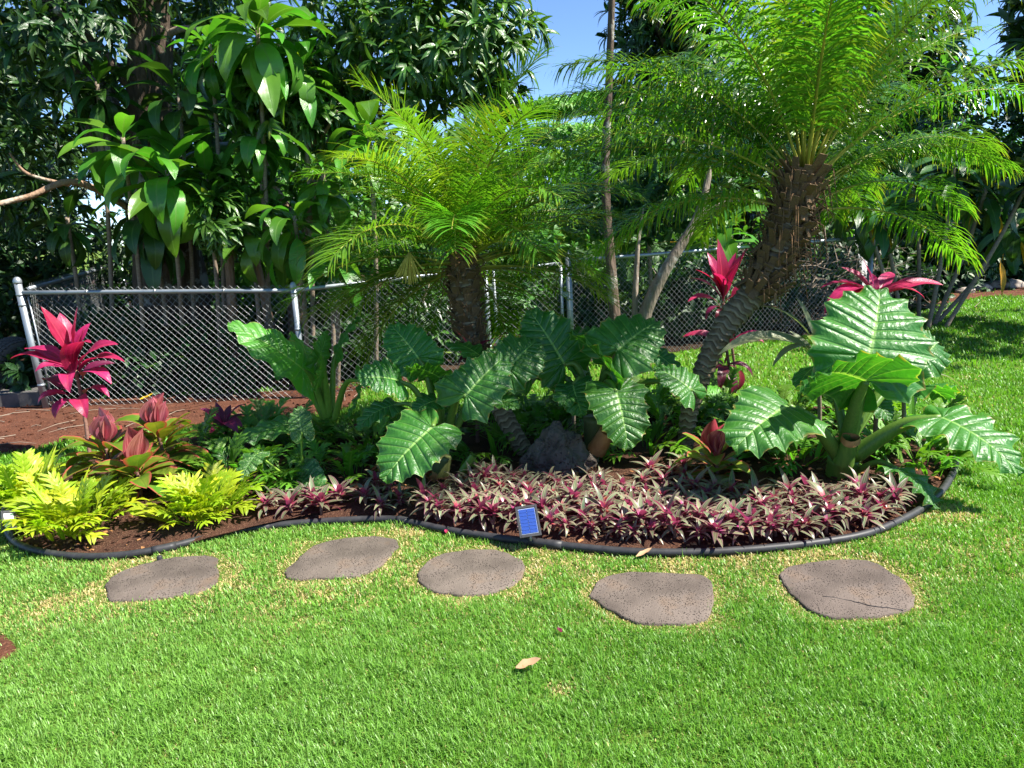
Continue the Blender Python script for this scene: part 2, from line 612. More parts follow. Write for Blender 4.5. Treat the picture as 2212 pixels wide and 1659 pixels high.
MT['bark_dark'] = mat_bark('dark_bark', (0.055, 0.038, 0.028), (0.13, 0.095, 0.07), (0.34, 0.33, 0.28))
MT['bark_tan'] = mat_bark('tan_bark', (0.20, 0.12, 0.075), (0.33, 0.22, 0.15), (0.40, 0.34, 0.27))
MT['bark_grey'] = mat_bark('grey_bark', (0.15, 0.115, 0.085), (0.30, 0.25, 0.20), (0.40, 0.40, 0.37))


def mat_stone():
    k = NT('basalt_paver')
    n = k.noise(3.2, 5, 0.6)
    c = k.vary(k.mix(k.ramp(n, [(0.38, 0.0), (0.62, 1.0)]), (0.085, 0.068, 0.057), (0.150, 0.122, 0.103)), 0.22, 0.015)
    c = k.mix(k.ramp(k.noise(1.7, 4, 0.7), [(0.45, 0.0), (0.65, 0.4)]), c, (0.165, 0.130, 0.110))
    c = k.mix(k.ramp(k.noise(5.5, 3, 0.6), [(0.55, 0.0), (0.78, 0.55)]), c, (0.16, 0.095, 0.05))
    v1 = k.voro(100)
    sel = k.ramp(k.noise(14, 3), [(0.40, 0.0), (0.60, 1.0)])
    pit = k.math('MULTIPLY', k.ramp(v1, [(0.16, 1.0), (0.34, 0.0)]), sel)
    fine = k.noise(160, 3, 0.7)
    c = k.mix(k.ramp(fine, [(0.3, 0.25), (0.6, 0.0)]), c, (0.07, 0.055, 0.045))
    c = k.mix(k.math('MULTIPLY', pit, 0.75), c, (0.035, 0.028, 0.024))
    h = k.math('SUBTRACT', k.math('MULTIPLY', fine, 0.4), pit)
    return k.done(k.pbsdf(c, 0.9, 0.2, k.bump(h, 1.0, 0.009)))


MT['stone'] = mat_stone()


def mat_lava():
    k = NT('lava_rock')
    n = k.noise(6, 5, 0.65)
    c = k.mix(k.ramp(n, [(0.35, 0.0), (0.68, 1.0)]), (0.062, 0.050, 0.041), (0.145, 0.120, 0.100))
    c = k.mix(k.ramp(k.noise(2.5, 3), [(0.58, 0.0), (0.75, 0.6)]), c, (0.28, 0.22, 0.16))
    v = k.voro(48)
    pit = k.math('MULTIPLY', k.ramp(v, [(0.18, 1.0), (0.42, 0.0)]), k.ramp(k.noise(9, 3), [(0.42, 0.0), (0.6, 1.0)]))
    c = k.mix(k.math('MULTIPLY', pit, 0.4), c, (0.03, 0.027, 0.026))
    return k.done(k.pbsdf(c, 0.92, 0.2, k.bump(k.math('SUBTRACT', k.math('MULTIPLY', n, 0.5), pit), 1.0, 0.012)))


MT['lava'] = mat_lava()


def mat_soil(name, c1, c2, c3, sc=1.0):
    k = NT(name)
    n = k.noise(7 * sc, 6, 0.7)
    g = k.noise(60 * sc, 4, 0.7)
    c = k.mix(k.ramp(n, [(0.35, 0.0), (0.65, 1.0)]), c1, c2)
    c = k.mix(k.ramp(g, [(0.52, 0.0), (0.68, 0.8)]), c, c3)
    return k.done(k.pbsdf(c, 0.95, 0.15, k.bump(k.math('ADD', n, k.math('MULTIPLY', g, 0.8)), 1.0, 0.03)))


MT['soil'] = mat_soil('red_soil', (0.075, 0.028, 0.016), (0.135, 0.050, 0.028), (0.19, 0.095, 0.06))
MT['bed_soil'] = mat_soil('bed_mulch', (0.045, 0.020, 0.013), (0.10, 0.043, 0.026), (0.20, 0.115, 0.07), 1.6)
MT['litter'] = mat_soil('leaf_litter', (0.03, 0.019, 0.012), (0.065, 0.037, 0.022), (0.11, 0.07, 0.04), 1.2)


def mat_lawn():
    k = NT('lawn_thatch')
    n = k.noise(5, 5, 0.65)
    g = k.noise(90, 3, 0.7)
    c = k.mix(k.ramp(n, [(0.3, 0.0), (0.7, 1.0)]), (0.055, 0.105, 0.014), (0.10, 0.17, 0.02))
    c = k.mix(k.ramp(g, [(0.35, 0.0), (0.7, 0.8)]), c, (0.15, 0.21, 0.035))
    return k.done(k.pbsdf(c, 0.9, 0.15, k.bump(g, 0.8, 0.03)))


MT['lawn'] = mat_lawn()


def mat_grass():
    k = NT('grass_blade')
    at = k.n("ShaderNodeAttribute", attribute_name='col').outputs['Color']
    return k.leaf(at, 0.42, 0.36, tcol=k.mix(1.0, at, (1.4, 1.45, 0.8), 'MULTIPLY'), spec=0.35)


MT['grass'] = mat_grass()
MT['straw'] = mat_plain('dry_leaf', (0.36, 0.20, 0.10), (0.52, 0.34, 0.20), 9, 0.7, 0.3)


def mat_metal(name, c1, c2, rough, metal=0.85):
    k = NT(name)
    n = k.noise(7, 4, 0.6)
    c = k.mix(n, c1, c2)
    return k.done(k.pbsdf(c, k.ramp(n, [(0.3, rough), (0.7, rough + 0.15)]), 0.5, None, metal))


MT['galv'] = mat_metal('galvanised_steel', (0.22, 0.25, 0.28), (0.34, 0.37, 0.40), 0.40, 0.6)
MT['wire'] = mat_metal('galvanised_wire', (0.20, 0.21, 0.215), (0.32, 0.33, 0.335), 0.32, 0.7)
MT['pipe'] = mat_plain('black_pipe', (0.018, 0.018, 0.02), (0.04, 0.04, 0.043), 22, 0.5, 0.15, 0.003)
MT['black'] = mat_plain('black_plastic', (0.022, 0.022, 0.024), (0.045, 0.045, 0.05), 30, 0.45, 0.1, 0.002)
MT['rubber'] = mat_plain('tyre_rubber', (0.05, 0.045, 0.042), (0.10, 0.09, 0.08), 12, 0.8, 0.2)
MT['concrete'] = mat_plain('weathered_concrete', (0.055, 0.052, 0.05), (0.13, 0.12, 0.115), 7, 0.9, 0.4, 0.01)
MT['white'] = mat_plain('panel_sky_glare', (0.72, 0.74, 0.76), (0.82, 0.83, 0.84), 5, 0.25, 0.02)  # sky reflection on a solar panel, put in as white colour
MT['grey'] = mat_plain('panel_grid_line', (0.30, 0.36, 0.48), (0.36, 0.42, 0.54), 5, 0.4, 0.02)
MT['cell'] = mat_plain('solar_cell_blue', (0.018, 0.045, 0.20), (0.03, 0.07, 0.29), 16, 0.18, 0.03, 0.002, spec=0.6)
MT['boulder'] = mat_plain('pale_rock', (0.20, 0.16, 0.13), (0.42, 0.36, 0.30), 7, 0.9, 0.6, 0.02)
MT['flower'] = mat_plain('white_flower', (0.62, 0.64, 0.58), (0.75, 0.76, 0.70), 9, 0.6, 0.1)
MT['inflo'] = mat_plain('pale_yellow_flower', (0.42, 0.34, 0.06), (0.60, 0.50, 0.14), 12, 0.6, 0.2)


# ------------------------------------------------------------------ leaf shapes
def leaf_geo(L, Wd, prof, nu=4, nv=10, arch=0.8, apow=1.2, fold=0.15, ruff=0.0, rf=5.0, curl=0.0, twist=0.0, seed=0):
    """blade along +Y, upper side +Z, base at the origin. prof(v)->half width fraction."""
    r = np.random.default_rng(seed)
    ph = r.random(2) * 6.28
    vs = np.linspace(0, 1, nv + 1)
    th = arch * vs ** apow
    st = L / nv
    y = np.concatenate([[0], np.cumsum(np.cos((th[1:] + th[:-1]) / 2)) * st])
    z = np.concatenate([[0], np.cumsum(-np.sin((th[1:] + th[:-1]) / 2)) * st])
    us = np.linspace(-1, 1, nu + 1)
    V, UV = [], []
    for i, v in enumerate(vs):
        w = Wd * 0.5 * prof(v)
        for u in us:
            zz = fold * abs(u) * w - curl * u * u * w + ruff * w * u * u * math.sin(rf * 6.28 * v + ph[0 if u < 0 else 1])
            x = u * w
            tw = twist * v
            x, zz = x * math.cos(tw) - zz * math.sin(tw), x * math.sin(tw) + zz * math.cos(tw)
            V.append([x, y[i] + zz * math.sin(th[i]), z[i] + zz * math.cos(th[i])])
            UV.append([(u + 1) / 2, v])
    F = []
    n = nu + 1
    for i in range(nv):
        for j in range(nu):
            F.append([i * n + j, i * n + j + 1, (i + 1) * n + j + 1, (i + 1) * n + j])
    return np.array(V), np.array(F), np.array(UV)


def pr_ti(v):
    s = np.clip((v - 0.10) / 0.90, 0, 1)
    return max(0.10 * (1 - v), 0.0) + (math.sin(PI * s ** 0.85) ** 0.85) * (1.0 if s < 0.999 else 0) if v > 0.10 else 0.10 + 0.05 * (0.1 - v)


def pr_broad(v):
    s = np.clip((v - 0.14) / 0.86, 0, 1)
    return 0.12 * (1 - v) + (max(math.sin(PI * s ** 0.9), 0) ** 0.65)


def pr_lance(v):
    return 0.30 * (1 - v) ** 2 + 0.85 * max(math.sin(PI * (0.08 + 0.92 * v) ** 0.75), 0) ** 0.9


def pr_oval(v):
    return max(math.sin(PI * (0.03 + 0.97 * v) ** 0.9), 0) ** 0.8


def lib(name, mat, specs):
    out = []
    for i, sp in enumerate(specs):
        V, F, UV = leaf_geo(seed=i, **sp)
        out.append(make_mesh(name, V, F, mat, uv=UV))
    return out


def orient(P0, D, Nh, scale=1.0, wscale=None):
    """matrix placing a leaf (along +Y, face +Z) at P0 heading D with face towards Nh"""
    D = np.asarray(D, float)
    D = D / np.linalg.norm(D)
    Nh = np.asarray(Nh, float)
    X = np.cross(D, Nh)
    X /= np.linalg.norm(X) + 1e-9
    Z = np.cross(X, D)
    sx = scale if wscale is None else wscale
    return Matrix(((X[0] * sx, D[0] * scale, Z[0] * scale, P0[0]), (X[1] * sx, D[1] * scale, Z[1] * scale, P0[1]),
                   (X[2] * sx, D[2] * scale, Z[2] * scale, P0[2]), (0, 0, 0, 1)))


def azel(az, el):
    return np.array([math.cos(az) * math.cos(el), math.sin(az) * math.cos(el), math.sin(el)])


def rosette(root, meshes, n, z0, z1, el0, el1, size=(0.8, 1.1), seed=0, spread=0.02, roll=0.25, az0=0.0, centre=(0, 0), wide=1.0):
    """n leaves from height z0 (lower, older) to z1 with elevation el0..el1, spiral"""
    r = random.Random(seed)
    out = []
    for i in range(n):
        t = i / max(n - 1, 1)
        az = az0 + i * 2.39996 + r.uniform(-.25, .25)
        el = el0 + (el1 - el0) * t + r.uniform(-.13, .13)
        d = azel(az, el)
        up = np.array([-math.cos(az) * math.sin(el), -math.sin(az) * math.sin(el), math.cos(el)])
        side = np.cross(d, up)
        up = up + side * r.uniform(-roll, roll)
        z = z0 + (z1 - z0) * t
        P = np.array([centre[0] + math.cos(az) * spread, centre[1] + math.sin(az) * spread, z])
        s = r.uniform(*size)
        me = meshes[r.randrange(len(meshes))]
        out.append(link('leaf', me, root, mat=orient(P, d, up, s, s * r.uniform(0.88, 1.12) * wide)))
    return out


def hero_leaf(root, base, mesh_fn, P0, P1, N, w, **kw):
    pass


# ------------------------------------------------------------------ the setting
def sheet(name, poly, z, mat, kind='structure'):
    V = [[p[0], p[1], z] for p in poly]
    o = link(name, make_mesh(name, V, [list(range(len(V)))], mat, smooth=False))
    o['kind'] = kind
    return o


def ring_sheet(name, poly, mat, rings=14, rise=0.05, z0=0.004, bump=0.012, seed=3, dens=4):
    """closed outline filled by shrinking rings, gently mounded"""
    P = np.array([p[:2] for p in poly], float)
    P = np.concatenate([np.linspace(P[i], P[(i + 1) % len(P)], dens, endpoint=False) for i in range(len(P))])
    c = P.mean(0)
    vn = VN(seed)
    V, n = [], len(P)
    for k in range(rings):
        s = 1 - k / rings
        q = c + (P - c) * s
        z = z0 + rise * (1 - s ** 6) + (0 if k == 0 else bump) * (vn(q[:, 0], q[:, 1], 9) - 0.3) * (1 if k else 0)
        V.append(np.column_stack([q, z]))
    V.append([[c[0], c[1], z0 + rise]])
    V = np.concatenate(V)
    F = []
    for k in range(rings - 1):
        for j in range(n):
            F.append([k * n + j, k * n + (j + 1) % n, (k + 1) * n + (j + 1) % n, (k + 1) * n + j])
    for j in range(n):
        F.append([(rings - 1) * n + j, (rings - 1) * n + (j + 1) % n, rings * n])
    o = link(name, make_mesh(name, V, F, mat))
    o['kind'] = 'structure'
    return o


sheet('lawn', [(-200, -60), (200, -60), (200, 350), (-200, 350)], 0.0, MT['lawn'])

PIPE_PX = [(12, 1122), (22, 1165), (60, 1193), (150, 1210), (250, 1210), (350, 1195), (470, 1165), (560, 1148), (700, 1135), (840, 1130),
           (900, 1140), (1000, 1160), (1150, 1180), (1300, 1197), (1400, 1203), (1520, 1203), (1650, 1195), (1780, 1180), (1880, 1160),
           (1970, 1120), (2020, 1083), (2050, 1045), (2063, 1005), (2050, 960), (1960, 905), (1800, 880), (1600, 880), (1400, 890), (1150, 905),
           (800, 915), (560, 925), (380, 950), (200, 990), (70, 1050), (22, 1090)]
PIPE = np.array([G(x, y) for x, y in PIPE_PX])
BED = spline(np.vstack([PIPE, PIPE[:1]]), 170)[:-1]
ring_sheet('planting_bed', BED, MT['bed_soil'], rings=16, rise=0.05, dens=1)
SOIL = [G(x, y) for x, y in [(-300, 1000), (0, 985), (60, 975), (130, 957), (230, 945), (420, 925), (600, 905), (740, 890), (775, 860), (790, 800)]]
SOIL = [s[:2] for s in SOIL] + [(-0.9, 7.9), (-2.04, 7.6), (-4.73, 7.85), (-8, 8.2)]
ring_sheet('soil_strip', SOIL, MT['soil'], rings=10, rise=0.012, dens=6, seed=8, bump=0.02)
sheet('ground_litter', [(-40, 7.9), (-4.7, 7.6), (-2.0, 7.36), (-0.4, 8.3), (0.7, 8.42), (3.2, 9.35), (4.9, 10.0), (6.4, 13.2), (7.5, 14.2), (30, 20), (30, 40), (-40, 40)], 0.003, MT['litter'])
SOIL_R = [G(x, y)[:2] for x, y in [(1985, 668), (2050, 655), (2120, 642), (2200, 640), (2330, 636), (2330, 600), (2190, 606), (2030, 612), (1960, 640)]]
ring_sheet('soil_patch', SOIL_R, MT['soil'], rings=6, rise=0.01, dens=4, seed=5)
SOIL_C = [G(x, y)[:2] for x, y in [(-60, 1375), (10, 1374), (32, 1392), (40, 1415), (12, 1428), (-60, 1436)]]
ring_sheet('bare_soil', SOIL_C, MT['soil'], rings=5, rise=0.006, dens=5, seed=6, bump=0.008)

# ------------------------------------------------------------------ stepping stones
STONES_PX = [
    ([(230, 1288), (232, 1262), (262, 1238), (330, 1217), (400, 1205), (462, 1206), (470, 1228), (466, 1262), (425, 1283), (330, 1298), (245, 1302)],
     'oblong brown stepping stone nearest the limed ferns, ending the row by bare soil', 0.012),
    ([(613, 1240), (640, 1215), (680, 1183), (740, 1167), (815, 1163), (858, 1170), (856, 1190), (825, 1222), (770, 1248), (690, 1253), (630, 1253)],
     'diamond shaped brown stepping stone closest to the curve of the black edging', 0.013),
    ([(903, 1258), (905, 1235), (945, 1205), (1010, 1192), (1075, 1192), (1120, 1210), (1133, 1232), (1118, 1260), (1070, 1282), (990, 1288), (930, 1278)],
     'pinkish oval stepping stone in the middle of the row, below the solar light', 0.012),
    ([(1270, 1290), (1290, 1262), (1335, 1243), (1400, 1240), (1470, 1243), (1525, 1250), (1540, 1275), (1538, 1320), (1515, 1345), (1450, 1353), (1380, 1350), (1320, 1325)],
     'dark pitted stepping stone with orange rust stains and flat right end', 0.014),
    ([(1686, 1245), (1705, 1228), (1790, 1215), (1860, 1213), (1905, 1228), (1955, 1262), (1975, 1300), (1955, 1325), (1880, 1337), (1780, 1335), (1720, 1300), (1690, 1262)],
     'large grey stepping stone crossed by a fine crack, outermost toward open lawn', 0.014)]
STONES = []
vnS = VN(21)
for k, (pxs, lab, h) in enumerate(STONES_PX):
    if k == 0:
        lab = 'oblong brown stepping stone below the lime ferns, nearest the bare soil corner'
    P = np.array([G(x, y)[:2] for x, y in pxs])
    P = spline(np.vstack([P, P[:1]]), 72)[:-1, :2]
    P += 0.016 * (np.column_stack([vnS(P[:, 0], P[:, 1], 30), vnS(P[:, 1], P[:, 0], 34)]) - 0.5)
    STONES.append(P)
    c = P.mean(0)
    q = P - c
    V, rows = [], [(1.0, -0.04), (1.0, h * 0.55), (0.985, h * 0.9), (0.96, h), (0.75, h), (0.5, h), (0.25, h)]
    for s, z in rows:
        zz = np.full(len(q), z) + (0.0035 * (vnS(q[:, 0] * s + k, q[:, 1] * s, 14) - 0.5) if z == h else 0)
        V.append(np.column_stack([q * s, zz]))
    V.append([[0, 0, h]])
    V = np.concatenate(V)
    n = len(q)
    F = []
    for r in range(len(rows) - 1):
        for j in range(n):
            F.append([r * n + j, r * n + (j + 1) % n, (r + 1) * n + (j + 1) % n, (r + 1) * n + j])
    for j in range(n):
        F.append([(len(rows) - 1) * n + j, (len(rows) - 1) * n + (j + 1) % n, len(rows) * n])
    o = link('stepping_stone', make_mesh('stepping_stone', V, F, MT['stone']), loc=(c[0], c[1], 0))
    tag(o, lab, 'stepping stone', 'stepping stones across the lawn')

# ------------------------------------------------------------------ edging
ed = empty('garden_edging', 'black round plastic pipe edging curving round the planting bed', 'edging', (0, 0, 0))
EP = spline(np.vstack([PIPE[-2:], PIPE[:25]]), 230)
EP[:, 2] = 0.024
V, F, UV = tube(EP, 0.020, 10)
link('pipe', make_mesh('pipe', V, F, MT['pipe'], uv=UV), ed)
for px, py in [(870, 1134), (350, 1195), (560, 1148), (1185, 1185)]:
    i = int(np.argmin(np.linalg.norm(EP[:, :2] - G(px, py)[:2], axis=1)))
    seg = EP[max(i - 2, 0):i + 3]
    V, F, UV = tube(seg, 0.0228, 12)
    link('coupling', make_mesh('coupling', V, F, MT['pipe'], uv=UV), ed)
p = G(346, 1213)
V, F, UV = tube([p + [0, 0, -0.05], p + [0, 0, 0.028], p + [0, 0, 0.032]], [0.014, 0.014, 0.011], 10)
link('stake', make_mesh('stake', V, F, MT['pipe'], uv=UV), ed)

# ------------------------------------------------------------------ grass
def grass():
    regions = [(1.55, 3.0, 44000, 0.028, 0.0030), (3.0, 4.6, 22000, 0.028, 0.0042), (4.6, 7.0, 6500, 0.036, 0.0065), (7.0, 14.0, 1700, 0.042, 0.011)]
    vn = VN(11)
    X, Yv, LL, WW = [], [], [], []
    for y0, y1, dens, ln, wd in regions:
        hw0, hw1 = 0.74 * y1 + 0.5, 0.74 * y1 + 0.5
        nmax = int((y1 - y0) * 2 * hw1 * dens)
        x = rng.uniform(-hw1, hw1, nmax)
        y = rng.uniform(y0, y1, nmax)
        keep = np.abs(x) < 0.72 * y + 0.75
        keep &= ~in_poly(x, y, BED)
        keep &= ~in_poly(x, y, SOIL)
        keep &= ~(in_poly(x, y, SOIL_R) & (rng.random(nmax) > 0.06))
        keep &= ~(in_poly(x, y, SOIL_C) & (rng.random(nmax) > 0.06))
        # only what lies this side of the fence
        keep &= ~((x < 0) & (y > 7.9)) & ~((x >= 0) & (y > 8.1 + 0.36 * x + 2.4 * (x > 5.2)))
        x, y = x[keep], y[keep]
        for P in STONES:
            m = ~in_poly(x, y, P)
            near = dist_poly(x, y, P) < 0.016 * (0.2 + 1.6 * vn(x, y, 17))
            m |= near & (rng.random(len(x)) < 0.6)
            x, y = x[m], y[m]
        X.append(x); Yv.append(y)
        LL.append(np.full(len(x), ln)); WW.append(np.full(len(x), wd))
    x, y, ln, wd = map(np.concatenate, (X, Yv, LL, WW))
    n = len(x)
    keep = rng.random(len(x)) < 0.45 + 0.8 * vn(x, y, 11) * (0.6 + 0.8 * vn(x, y, 37))
    x, y, ln, wd = x[keep], y[keep], ln[keep], wd[keep]
    n = len(x)
    # straw: rims of the stones, strip in front of the edging, scattered patches
    ds = np.full(n, 9.0)
    for P in STONES:
        ds = np.minimum(ds, dist_poly(x, y, P))
    de = dist_poly(x, y, BED)
    nz = vn(x, y, 7) * 0.5 + vn(x, y, 19) * 0.35 + vn(x, y, 41) * 0.15
    nz2 = vn(x + 7, y - 3, 1.3) * 0.5 + vn(x, y, 3.1) * 0.5
    band = np.exp(-((y - (3.25 + 0.03 * x)) / 0.42) ** 2) * (y < 4.6)
    straw = 1.5 * np.exp(-ds / 0.05) + 0.5 * np.exp(-de / 0.10) * (y < 4.9) + 0.6 * band
    straw = straw * (0.25 + 1.5 * np.clip(nz - 0.28, 0, 1)) + np.clip(nz * nz2 - 0.38, 0, 1) * 2.0
    for qx, qy, rad in [(G(490, 1240)[0], G(490, 1240)[1], .10), (G(120, 1310)[0], G(120, 1310)[1], .08), (G(870, 1160)[0], G(870, 1160)[1], .12),
                        (G(2045, 1115)[0], G(2045, 1115)[1], .16), (G(1210, 1490)[0], G(1210, 1490)[1], .05), (G(30, 1180)[0], G(30, 1180)[1], .08)]:
        straw += 0.75 * np.exp(-((x - qx) ** 2 + (y - qy) ** 2) / rad ** 2) * (0.4 + nz)
    dead = rng.random(n) < np.clip(straw, 0, 0.88)
    dead |= rng.random(n) < 0.025
    g1 = np.array([0.075, 0.215, 0.011]); g2 = np.array([0.145, 0.345, 0.024]); g3 = np.array([0.19, 0.35, 0.07])
    t = np.clip(nz2 * 0.9 + 0.1 + rng.normal(0, 0.22, n), 0, 1)[:, None]
    col = g1 * (1 - t) + g2 * t
    pale = np.clip(0.45 - 0.18 * x + rng.normal(0, .25, n), 0, 0.85)[:, None] * (y < 4.5)[:, None]
    col = col * (1 - pale) + g3 * pale
    st = np.array([0.47, 0.38, 0.17]) * (0.75 + 0.5 * rng.random(n))[:, None]
    col[dead] = st[dead]
    col *= (0.8 + 0.4 * rng.random(n))[:, None]
    # blades
    a = rng.uniform(0, 2 * PI, n)
    lean = rng.uniform(0.25, 1.15, n)
    lean[dead] = rng.uniform(0.7, 1.35, dead.sum())
    tuft = 0.45 + 0.75 * vn(x + 3, y, 13) + 0.5 * vn(x, y + 5, 4)
    L = ln * rng.uniform(0.55, 1.5, n) * tuft
    L *= np.where(ds < 0.05, 0.6, 1.0)
    L[dead] *= 0.6
    dx, dy = np.cos(a), np.sin(a)
    sx, sy = -dy, dx
    w = wd * rng.uniform(0.7, 1.25, n) / 2
    V = np.zeros((n, 5, 3), np.float32)
    h1, h2 = 0.5, 1.0
    r1, z1 = L * 0.5 * np.sin(lean * 0.6), L * 0.5 * np.cos(lean * 0.6)
    r2, z2 = r1 + L * 0.5 * np.sin(lean * 1.35), z1 + L * 0.5 * np.cos(lean * 1.35)
    for k, (s, r, z, ww) in enumerate([(-1, 0 * L, 0 * L, 0.8), (1, 0 * L, 0 * L, 0.8), (-1, r1, z1, 1.0), (1, r1, z1, 1.0)]):
        V[:, k, 0] = x + dx * r + sx * w * s * ww
        V[:, k, 1] = y + dy * r + sy * w * s * ww
        V[:, k, 2] = z
    V[:, 4, 0] = x + dx * r2
    V[:, 4, 1] = y + dy * r2
    V[:, 4, 2] = np.maximum(z2, 0.003)
    base = (np.arange(n) * 5)[:, None]
    F = np.concatenate([base + [0, 1, 3], base + [0, 3, 2], base + [2, 3, 4]], 1).reshape(-1, 3)
    C = np.repeat(col, 5, 0).astype(np.float32)
    o = link('grass', make_mesh('grass', V.reshape(-1, 3), F, MT['grass'], col=C))
    o['kind'] = 'stuff'
    print('grass blades', n)


grass()

# ------------------------------------------------------------------ chain link fence
def chain_mesh(a, b, z0, z1, name='wire_mesh', pitch=0.068, r=0.0016):
    """two families of woven diagonal wires between ground points a and b"""
    a, b = np.asarray(a[:2], float), np.asarray(b[:2], float)
    Ld = np.linalg.norm(b - a)
    t = (b - a) / Ld
    nrm = np.array([-t[1], t[0]])
    H = z1 - z0
    Vs, Fs, nn = [], [], 0
    step = 0.034
    for sgn in (1, -1):
        k0 = -H if sgn > 0 else 0
        for s in np.arange(k0, Ld + (0 if sgn > 0 else H), pitch):
            # wire from (s,0) rising to (s+sgn*H,H), clipped in s
            h0 = max(0, (-s if sgn > 0 else s - Ld))
            h1 = min(H, (Ld - s if sgn > 0 else s))
            if h1 - h0 < 0.02:
                continue
            m = 2 if True else max(2, int((h1 - h0) / step))
            hs = np.linspace(h0, h1, m)
            P = np.array([[*(a + t * (s + sgn * h) + nrm * (0.0028 * sgn)), z0 + h] for h in hs])
            V, F, _ = tube(P, r, 4, cap=False)
            Vs.append(V)
            Fs.append(np.array(F) + nn)
            nn += len(V)
    return make_mesh(name, np.concatenate(Vs), np.concatenate(Fs), MT['wire'])


def post(parent, p, h, r=0.028, cap=True, name='post', lean=(0, 0)):
    V, F, UV = tube([[p[0], p[1], -0.05], [p[0] + lean[0] * h, p[1] + lean[1] * h, h]], r, 14)
    o = link(name, make_mesh(name, V, F, MT['galv'], uv=UV), parent)
    if cap:
        c = np.array([p[0] + lean[0] * h, p[1] + lean[1] * h, h])
        pr = [(1.12, -0.012), (1.14, 0.0), (1.14, 0.016), (1.0, 0.03), (0.72, 0.045), (0.3, 0.053)]
        V, F, UV = tube([c + [0, 0, z] for _, z in pr], [r * s for s, _ in pr], 14)
        link('cap', make_mesh('cap', V, F, MT['galv'], uv=UV), o)
    return o


def bands(parent, p, zs, r, lean=(0, 0)):
    for z in zs:
        q = np.array([p[0] + lean[0] * z, p[1] + lean[1] * z, z])
        V, F, UV = tube([q - [0, 0, 0.012], q + [0, 0, 0.012]], r * 1.1, 14)
        link('band', make_mesh('band', V, F, MT['galv'], uv=UV), parent)


def rail(parent, a, b, r=0.021):
    V, F, UV = tube(np.linspace(a, b, 6), r, 12)
    return link('top_rail', make_mesh('top_rail', V, F, MT['galv'], uv=UV), parent)


pA = G(102, 884)
pB = G(660, 864)
pC = A(1048, 590, 8.15); pC[2] = 0
pD = A(1228, 566, 8.35); pD[2] = 0
pE = G(1884, 512, 1.19); pE[2] = 0
RA, RB, RC, RD, RE_ = 1.17, 1.07, 1.13, 1.16, 1.19
f1 = empty('chain_link_fence', 'chain link fence panel behind the tall red cordyline with capped end post', 'fence', pA, 'chain link fence runs')


def rel(p, root):
    return np.asarray(p, float) - np.array(root.location)


def fence_run(root, a, b, za, zb, postA=True, postB=True, capA=True, leanA=(0, 0)):
    a3, b3 = rel(a, root), rel(b, root)
    if postA:
        po = post(root, a3, za + 0.10, 0.034, capA, lean=leanA)
        bands(po, a3, (0.25, 0.62, za - 0.12, za - 0.02), 0.034, leanA)
    if postB:
        po = post(root, b3, zb + 0.03, 0.028, True)
        bands(po, b3, (0.3, 0.7, zb - 0.02), 0.028)
    off = np.array([leanA[0] * za, leanA[1] * za, 0]) if postA else 0
    rail(root, a3 + off + [0, 0, za], b3 + [0, 0, zb])
    me = chain_mesh(a3, b3, 0.02, (za + zb) / 2 + 0.05)
    # shear the weave so that its top follows the rail
    co = np.zeros(len(me.vertices) * 3, np.float32)
    me.vertices.foreach_get('co', co)
    co = co.reshape(-1, 3)
    d = (b3 - a3)[:2]
    tt = ((co[:, :2] - a3[:2]) @ d) / (d @ d)
    co[:, 2] = 0.02 + (co[:, 2] - 0.02) * ((za * (1 - tt) + zb * tt + 0.05) / ((za + zb) / 2 + 0.05))
    if postA:
        co[:, 0] += leanA[0] * co[:, 2] * (1 - tt)
    me.vertices.foreach_set('co', co.ravel())
    wm = link('wire_mesh', me, root)
    # tension bar beside the end post
    if postA:
        u = d / np.linalg.norm(d) * 0.075
        q = a3 + [u[0], u[1], 0]
        V, F, UV = tube([q + [0, 0, 0.05], q + off + [0, 0, za - 0.04]], 0.008, 6)
        link('tension_bar', make_mesh('tension_bar', V, F, MT['galv'], uv=UV), root)
    # rail ties
    n = max(2, int(np.linalg.norm(d) / 0.6))
    for i in range(1, n):
        s = i / n
        c = a3 * (1 - s) + b3 * s + [0, 0, za * (1 - s) + zb * s] + (np.array(off) * (1 - s) if postA else 0)
        u = d / np.linalg.norm(d) * 0.008
        V, F, UV = tube([c - [u[0], u[1], 0], c + [u[0], u[1], 0]], 0.026, 10)
        link('tie', make_mesh('tie', V, F, MT['wire'], uv=UV), root)
    return wm


fence_run(f1, pA, pB, RA, RB, leanA=(-0.05, 0))
f2 = empty('chain_link_fence', 'chain link fence panel running behind the bushy middle palm up to the gate', 'fence', pB, 'chain link fence runs')
fence_run(f2, pB, pC, RB, RC, postA=False)
f3 = empty('chain_link_fence', 'long chain link fence panel behind the thick leaning palm, right of the gate', 'fence', pD, 'chain link fence runs')
fence_run(f3, pD, pE, RD, RE_, postA=False, postB=True)
po = post(f3, (0, 0, 0), RD + 0.06, 0.036)
bands(po, (0, 0, 0), (0.3, 0.75, 1.05), 0.036)
f4 = empty('chain_link_fence', 'dim chain link fence panel receding behind the shaded tree from the capped post', 'fence', pA, 'chain link fence runs')
pS = G(300, 566, 1.2); pS[2] = 0
pS = pA + (pS - pA) / np.linalg.norm(pS - pA) * 6.0
f4.location = tuple(pA + np.array([0.0, 0.05, 0]))
fence_run(f4, pA + [0, 0.06, 0], pS, 1.2, 1.25, postA=False, postB=True)
f5 = empty('chain_link_fence', 'short chain link fence panel behind the bare canes of the far green ti plants', 'fence', pE, 'chain link fence runs')
fence_run(f5, pE, pE + [1.6, 4.0, 0], 1.19, 1.19, postA=False, postB=True)

